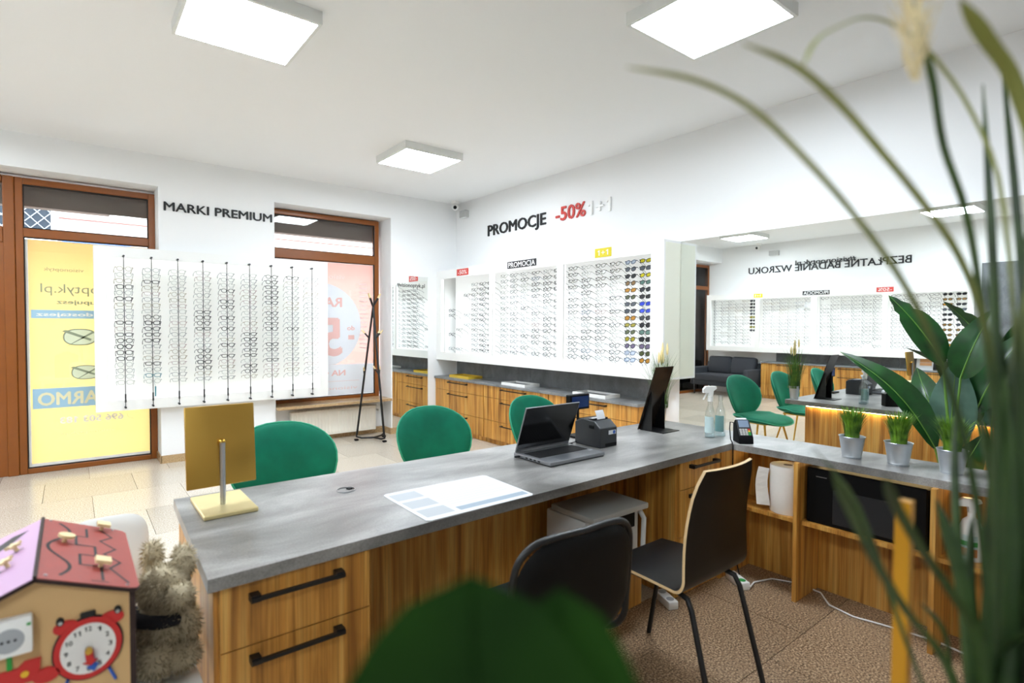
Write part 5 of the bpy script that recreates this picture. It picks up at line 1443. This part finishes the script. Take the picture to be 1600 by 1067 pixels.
part(hs, 'clock_hub', MB().tube([(CK[0], fy - .012, CK[1]), (CK[0], fy - .022, CK[1])], .006, 12), MAT['brass'])
for s_ in (-1, 1): part(hs, 'clock_foot', MB().tube([(CK[0] + s_ * .032, fy - .003, CK[1] - .052), (CK[0] + s_ * .042, fy - .003, CK[1] - .078)], .0055, 8, flat=.5), MAT['blue'])
# white socket, green strip, painted truck
sk_ = part(hs, 'socket_plate', MB().rbox(-.128, fy - .022, .797, -.062, fy, .865, .004, 2), MAT['white'], smooth=40)
part(hs, 'socket_well', MB().lathe([(.022, 0), (.022, -.001), (.018, -.0015)], (-.095, fy - .0215, .828), 24, 'y'), MAT['printgrey'])
for i in (-1, 0, 1): part(hs, 'socket_hole', MB().cyl((-.095 + i * .009, fy - .0238, .828), .0025, .001, 8, 'y'), MAT['gasket'])
part(hs, 'socket_lamp', MB().box(-.070, fy - .0225, .849, -.064, fy - .0215, .854), MAT['green'])
part(hs, 'green_strip', MB().box(-.100, fy - .003, .70, -.092, fy, .797), MAT['green'])
part(hs, 'toy_truck', MB().prism([(-.16, .735), (-.055, .735), (-.052, .775), (-.075, .775), (-.085, .765), (-.16, .765)], 'y', fy - .005, fy), MAT['red'])
for x in (-.145, -.12, -.075): part(hs, 'truck_light', disc(x, .752, .006, .006, fy - .0065, fy - .005, 12), MAT['yellow'])
part(hs, 'truck_wheel', disc(-.045, .738, .020, .014, fy - .006, fy, 16), MAT['red'])

# plush animal squeezed between house and desk
pl = thing('plush_toy', 'shaggy grey-brown plush animal with a dark scarf beside the toy house', 'plush toy', (.185, 1.72, .50))
rg_ = random.Random(21)
BL = [(.175, 1.70, .585, .062, .085, .085), (.180, 1.71, .690, .058, .065, .055), (.228, 1.73, .735, .026, .035, .048), (.165, 1.80, .745, .024, .03, .042), (.222, 1.655, .600, .034, .035, .055), (.205, 1.63, .535, .045, .05, .035), (.150, 1.625, .545, .045, .05, .04), (.205, 1.64, .685, .035, .03, .03)]
bm = bmesh.new()
bd = MB()
BL = [(b_[0] + .004, b_[1], b_[2] + .014) + b_[3:] for b_ in BL]
for b_ in BL: bd.ball(b_[:3], *b_[3:], 16, 10)
body = part(pl, 'body', bd, MAT['fur'], smooth=80)
fu = MB()
for b_ in BL:
    n = int(2200 * (b_[3] * b_[4] + b_[4] * b_[5]) / .012)
    for i in range(n):
        z = rg_.uniform(-1, 1); a = rg_.uniform(0, 2 * PI); q = math.sqrt(1 - z * z); d = Vector((q * math.cos(a), q * math.sin(a), z))
        p = Vector((b_[0] + d.x * b_[3], b_[1] + d.y * b_[4], b_[2] + d.z * b_[5]))
        e = (d + Vector((rg_.uniform(-.5, .5), rg_.uniform(-.5, .5), rg_.uniform(-1.1, .1)))).normalized() * rg_.uniform(.009, .019)
        s_ = d.orthogonal().normalized() * .0016; s2 = d.cross(s_).normalized() * .0016
        fu.mi = 0 if rg_.random() < .6 else 1
        fu.add([p + s_, p - s_ * .5 + s2, p - s_ * .5 - s2, p + e], [(0, 1, 3), (1, 2, 3), (2, 0, 3)])
part(pl, 'fur', fu, [MAT['fur'], MAT['furdark']], kind='stuff')
k = 20
part(pl, 'scarf', MB().tube([(.178 + .062 * math.cos(2 * PI * i / k), 1.705 + .072 * math.sin(2 * PI * i / k), .642 + .006 * math.sin(4 * PI * i / k)) for i in range(k)], .017, 8, closed=True), MAT['scarf'], smooth=70)
part(pl, 'eye', MB().ball((.192, 1.648, .702), .006, .005, .006, 10, 6), MAT['gasket'])

# ------------------------------------------------------------------ broad-leaved plants
def leaf_mb(base, tip, hw_, nrm, fold=.2, bow=.05, nu=8, nv=14, sharp=.75, tear=(), rnd=.8):
    base, tip, nrm = Vector(base), Vector(tip), Vector(nrm).normalized()
    ax = tip - base; L = ax.length; a = ax / L; nrm = (nrm - a * nrm.dot(a)).normalized(); sd_ = a.cross(nrm)
    def pt(v, u):
        w = hw_ * (math.sin(PI * min(1, .04 + .96 * v ** sharp)) ** rnd)
        for tv, tw_ in tear:
            if abs(v - tv) < .04: w *= tw_
        c = base + ax * v + nrm * (bow * L * math.sin(PI * v) - .10 * L * v * v)
        return c + sd_ * (w * u) + nrm * (fold * w * abs(u) - .05 * w * math.sin(v * 40) * abs(u) * .25)
    m = MB(); m.grid(nu, nv, lambda u, v: pt(v, -1 + 2 * u))
    rb = MB(); rb.tube([pt(i / 10, 0) - nrm * -.001 for i in range(11)], [.0045 * (1 - .08 * i) for i in range(11)], 6)
    return m, rb
def leafy(t, base, tip, hw_, nrm, mat, foot=None, ribm='rib', **kw):
    m, rb = leaf_mb(base, tip, hw_, nrm, **kw)
    o = part(t, 'leaf', m, mat, smooth=80); part(o, 'midrib', rb, MAT[ribm], smooth=80)
    if foot:
        b, f_ = Vector(base), Vector(foot); mid = b.lerp(f_, .5) + Vector((0, 0, .0)) + (Vector(base) - Vector(tip)) * .12
        part(t, 'petiole', MB().tube([f_, f_.lerp(mid, .6), mid, b.lerp(mid, .4), b], [.010, .009, .008, .007, .005], 8), MAT['rib'], smooth=80)
sp_ = thing('strelitzia_plant', 'broad-leaved green plant in a floor pot behind the desk arm', 'plant', (3.62, .82, 0))
part(sp_, 'pot', MB().lathe([(.0, 0), (.11, 0), (.14, .26), (.145, .27), (.135, .27), (.13, .24)], (3.62, .82, 0), 28), MAT['potwhite'], smooth=40)
part(sp_, 'soil', MB().cyl((3.62, .82, .235), .13, .01, 24), MAT['soil'])
ft = (3.62, .82, .245)
cn = (-.85, -.25, .3)
leafy(sp_, (3.60, .855, 1.215), (3.57, 1.085, 1.595), .082, (-.75, -.55, .4), MAT['leaf'], ft, fold=.25, bow=.05, tear=((.72, .72), (.86, .8)))
leafy(sp_, (3.58, .875, .76), (3.52, 1.29, 1.29), .088, (-.5, -.5, .7), MAT['leaf'], ft, fold=.45, bow=.10)
leafy(sp_, (3.66, .83, .78), (3.66, .815, 1.235), .105, (-1, -.15, .05), MAT['leafback'], ft, fold=-.12, bow=.02)
leafy(sp_, (3.58, .775, 1.14), (3.60, .665, 1.50), .085, (-.7, -.1, .6), MAT['leaf'], ft, fold=.3, bow=.06)
leafy(sp_, (3.52, .80, .60), (3.46, .655, .87), .075, (-.6, -.5, .6), MAT['leaf'], ft, fold=.3, bow=.1)
leafy(sp_, (3.72, .74, .95), (3.80, .56, 1.42), .09, (-.8, .2, .4), MAT['leaf'], ft, fold=.25, bow=.06)
leafy(sp_, (3.76, .88, .80), (3.90, 1.06, 1.18), .08, (-.3, .3, .9), MAT['leaf'], ft, fold=.25, bow=.12)

fp = thing('foreground_leaf_plant', 'blurred dark green broad-leaved plant at the bottom edge', 'plant', (.22, .32, 0))
part(fp, 'pot', MB().lathe([(.0, 0), (.09, 0), (.12, .26), (.125, .27), (.115, .27), (.11, .24)], (.22, .32, 0), 24), MAT['potwhite'], smooth=40)
part(fp, 'soil', MB().cyl((.22, .32, .235), .11, .01, 20), MAT['soil'])
ft = (.22, .32, .245)
leafy(fp, (.128, .174, 1.02), (.110, .164, 1.296), .066, (-.62, -.75, .2), MAT['leafdark'], ft, 'leafdark', fold=.10, bow=.02, sharp=1.5, nu=12, nv=28, rnd=.5)
leafy(fp, (.158, .156, 1.02), (.139, .142, 1.290), .042, (-.62, -.75, .2), MAT['leafdark'], ft, 'leafdark', fold=.10, bow=.02, sharp=1.5, nu=12, nv=28, rnd=.5)

# ------------------------------------------------------------------ reed grass on a gold stand, right in front of the lens
BX, BY, BZ = .66, .105, .99
ps = thing('plant_stand', 'gold metal plant stand with upright posts at the lower right edge', 'plant stand', (BX, BY, 0))
for x, y, zt in ((.742, .208, 1.203), (.575, .20, .84), (.745, .01, .84), (.575, .01, .84)):
    part(ps, 'post', MB().box(x - .0075, y - .0075, 0, x + .0075, y + .0075, zt), MAT['goldpaint'])
part(ps, 'plate', MB().box(.57, .005, .76, .75, .213, .772), MAT['goldpaint'])
rp_ = thing('reed_grass', 'out-of-focus tall reed grass with cream plumes in a dark teal pot at the right edge', 'plant', (BX, BY, .772))
part(rp_, 'pot', MB().lathe([(0, 0), (.055, 0), (.075, .15), (.085, .235), (.088, .245), (.078, .245), (.074, .21)], (BX, BY, .772), 28), MAT['potteal'], smooth=50)
part(rp_, 'soil', MB().cyl((BX, BY, .975), .073, .01, 20), MAT['soil'])
PATHS = [
 ([(0.286, 0.239, 1.569), (0.331, 0.221, 1.568), (0.374, 0.203, 1.555), (0.417, 0.186, 1.526), (0.461, 0.168, 1.488), (0.503, 0.15, 1.443), (0.54, 0.136, 1.391), (0.575, 0.124, 1.322), (0.604, 0.115, 1.232), (0.627, 0.111, 1.126), (0.647, 0.111, 1.0)], .0034, 'reed'),
 ([(0.345, 0.192, 1.585), (0.389, 0.179, 1.579), (0.431, 0.167, 1.561), (0.476, 0.152, 1.529), (0.519, 0.139, 1.498), (0.564, 0.125, 1.458), (0.602, 0.114, 1.396), (0.632, 0.109, 1.295), (0.651, 0.107, 1.0)], .0034, 'reed'),
 ([(0.416, 0.186, 1.587), (0.436, 0.185, 1.613), (0.462, 0.18, 1.63), (0.49, 0.172, 1.643), (0.52, 0.162, 1.644), (0.556, 0.147, 1.628), (0.598, 0.126, 1.58), (0.633, 0.11, 1.501), (0.653, 0.1, 1.294), (0.656, 0.104, 1.0)], .0022, 'reed'),
 ([(0.503, 0.144, 1.649), (0.523, 0.143, 1.626), (0.543, 0.14, 1.596), (0.563, 0.137, 1.549), (0.591, 0.127, 1.496), (0.616, 0.12, 1.418), (0.637, 0.112, 1.294), (0.651, 0.107, 1.0)], .003, 'reeddark'),
 ([(0.456, 0.104, 1.614), (0.505, 0.1, 1.603), (0.56, 0.092, 1.58), (0.608, 0.086, 1.509), (0.635, 0.093, 1.298), (0.656, 0.104, 1.0)], .0055, 'reed'),
 ([(0.429, 0.165, 1.296), (0.462, 0.164, 1.26), (0.499, 0.158, 1.212), (0.542, 0.147, 1.161), (0.591, 0.132, 1.107), (0.642, 0.114, 1.0)], .0045, 'reeddark'),
 ([(0.437, 0.134, 1.297), (0.47, 0.137, 1.27), (0.513, 0.132, 1.228), (0.561, 0.122, 1.181), (0.608, 0.114, 1.126), (0.647, 0.111, 1.0)], .0045, 'reeddark'),
 ([(0.523, 0.218, 1.291), (0.554, 0.191, 1.239), (0.58, 0.167, 1.141), (0.597, 0.151, 1.079), (0.624, 0.129, 1.0)], .004, 'reeddark'),
]
def ribbon(pts, w):
    n = len(pts); rs = [max(.0006, w * min(1, (i + .4) / 3)) for i in range(n)]
    return MB().tube(pts, rs, 6, flat=.35)
for pts, w, mt in PATHS: part(rp_, 'blade', ribbon(smooth_path(pts), w), MAT[mt], smooth=80)
rg_ = random.Random(5)
R_ = Vector((.781, -.6244, 0)); F_ = Vector((.6244, .781, 0))
for i in range(46):
    lat = rg_.uniform(0, .06); dep = rg_.uniform(-.12, .10); hh = rg_.uniform(.25, .72)
    b = Vector((BX, BY, 1.0)) + R_ * rg_.uniform(-.008, .05) + F_ * rg_.uniform(-.03, .03)
    tip = b + R_ * lat + F_ * dep + Vector((0, 0, hh))
    mid = b.lerp(tip, .55) - R_ * lat * .35 - F_ * dep * .3 + Vector((0, 0, .04))
    part(rp_, 'blade', ribbon(smooth_path([tip, mid, b.lerp(mid, .5), b], 5), rg_.uniform(.003, .0055)), MAT['reed' if rg_.random() < .12 else 'reeddark'], smooth=80)
for i in range(44):
    lat = rg_.uniform(-.02, .05); dep = rg_.uniform(-.10, .08); hh = rg_.uniform(.10, .42)
    b = Vector((BX, BY, 1.0)) + R_ * rg_.uniform(-.02, .05) + F_ * rg_.uniform(-.04, .04)
    tip = b + R_ * lat * (1.2 - hh) + F_ * dep + Vector((0, 0, hh))
    mid = b.lerp(tip, .55) - R_ * lat * .35 + Vector((0, 0, .03))
    part(rp_, 'blade', ribbon(smooth_path([tip, mid, b.lerp(mid, .5), b], 5), rg_.uniform(.004, .0065)), MAT['reeddark'], smooth=80)
for (x, y, z), s_ in (((.512, .144, 1.635), 1.0), ((.62, .075, 1.66), 1.0)):
    pm = MB(); rg2 = random.Random(8)
    for i in range(260):
        t = rg2.random(); c = Vector((x - .004 * t, y, z - .045 + .11 * t)); a = rg2.uniform(0, 2 * PI); rr_ = .014 * math.sin(PI * min(1, t * .9 + .08))
        p = c + Vector((math.cos(a), math.sin(a), 0)) * rr_ * rg2.random(); e = p + Vector((math.cos(a) * .008, math.sin(a) * .008, .018))
        q = Vector((-math.sin(a), math.cos(a), 0)) * .0012
        pm.add([p - q, p + q, e], [(0, 1, 2)])
    part(rp_, 'plume', pm, MAT['plume'], kind='stuff')
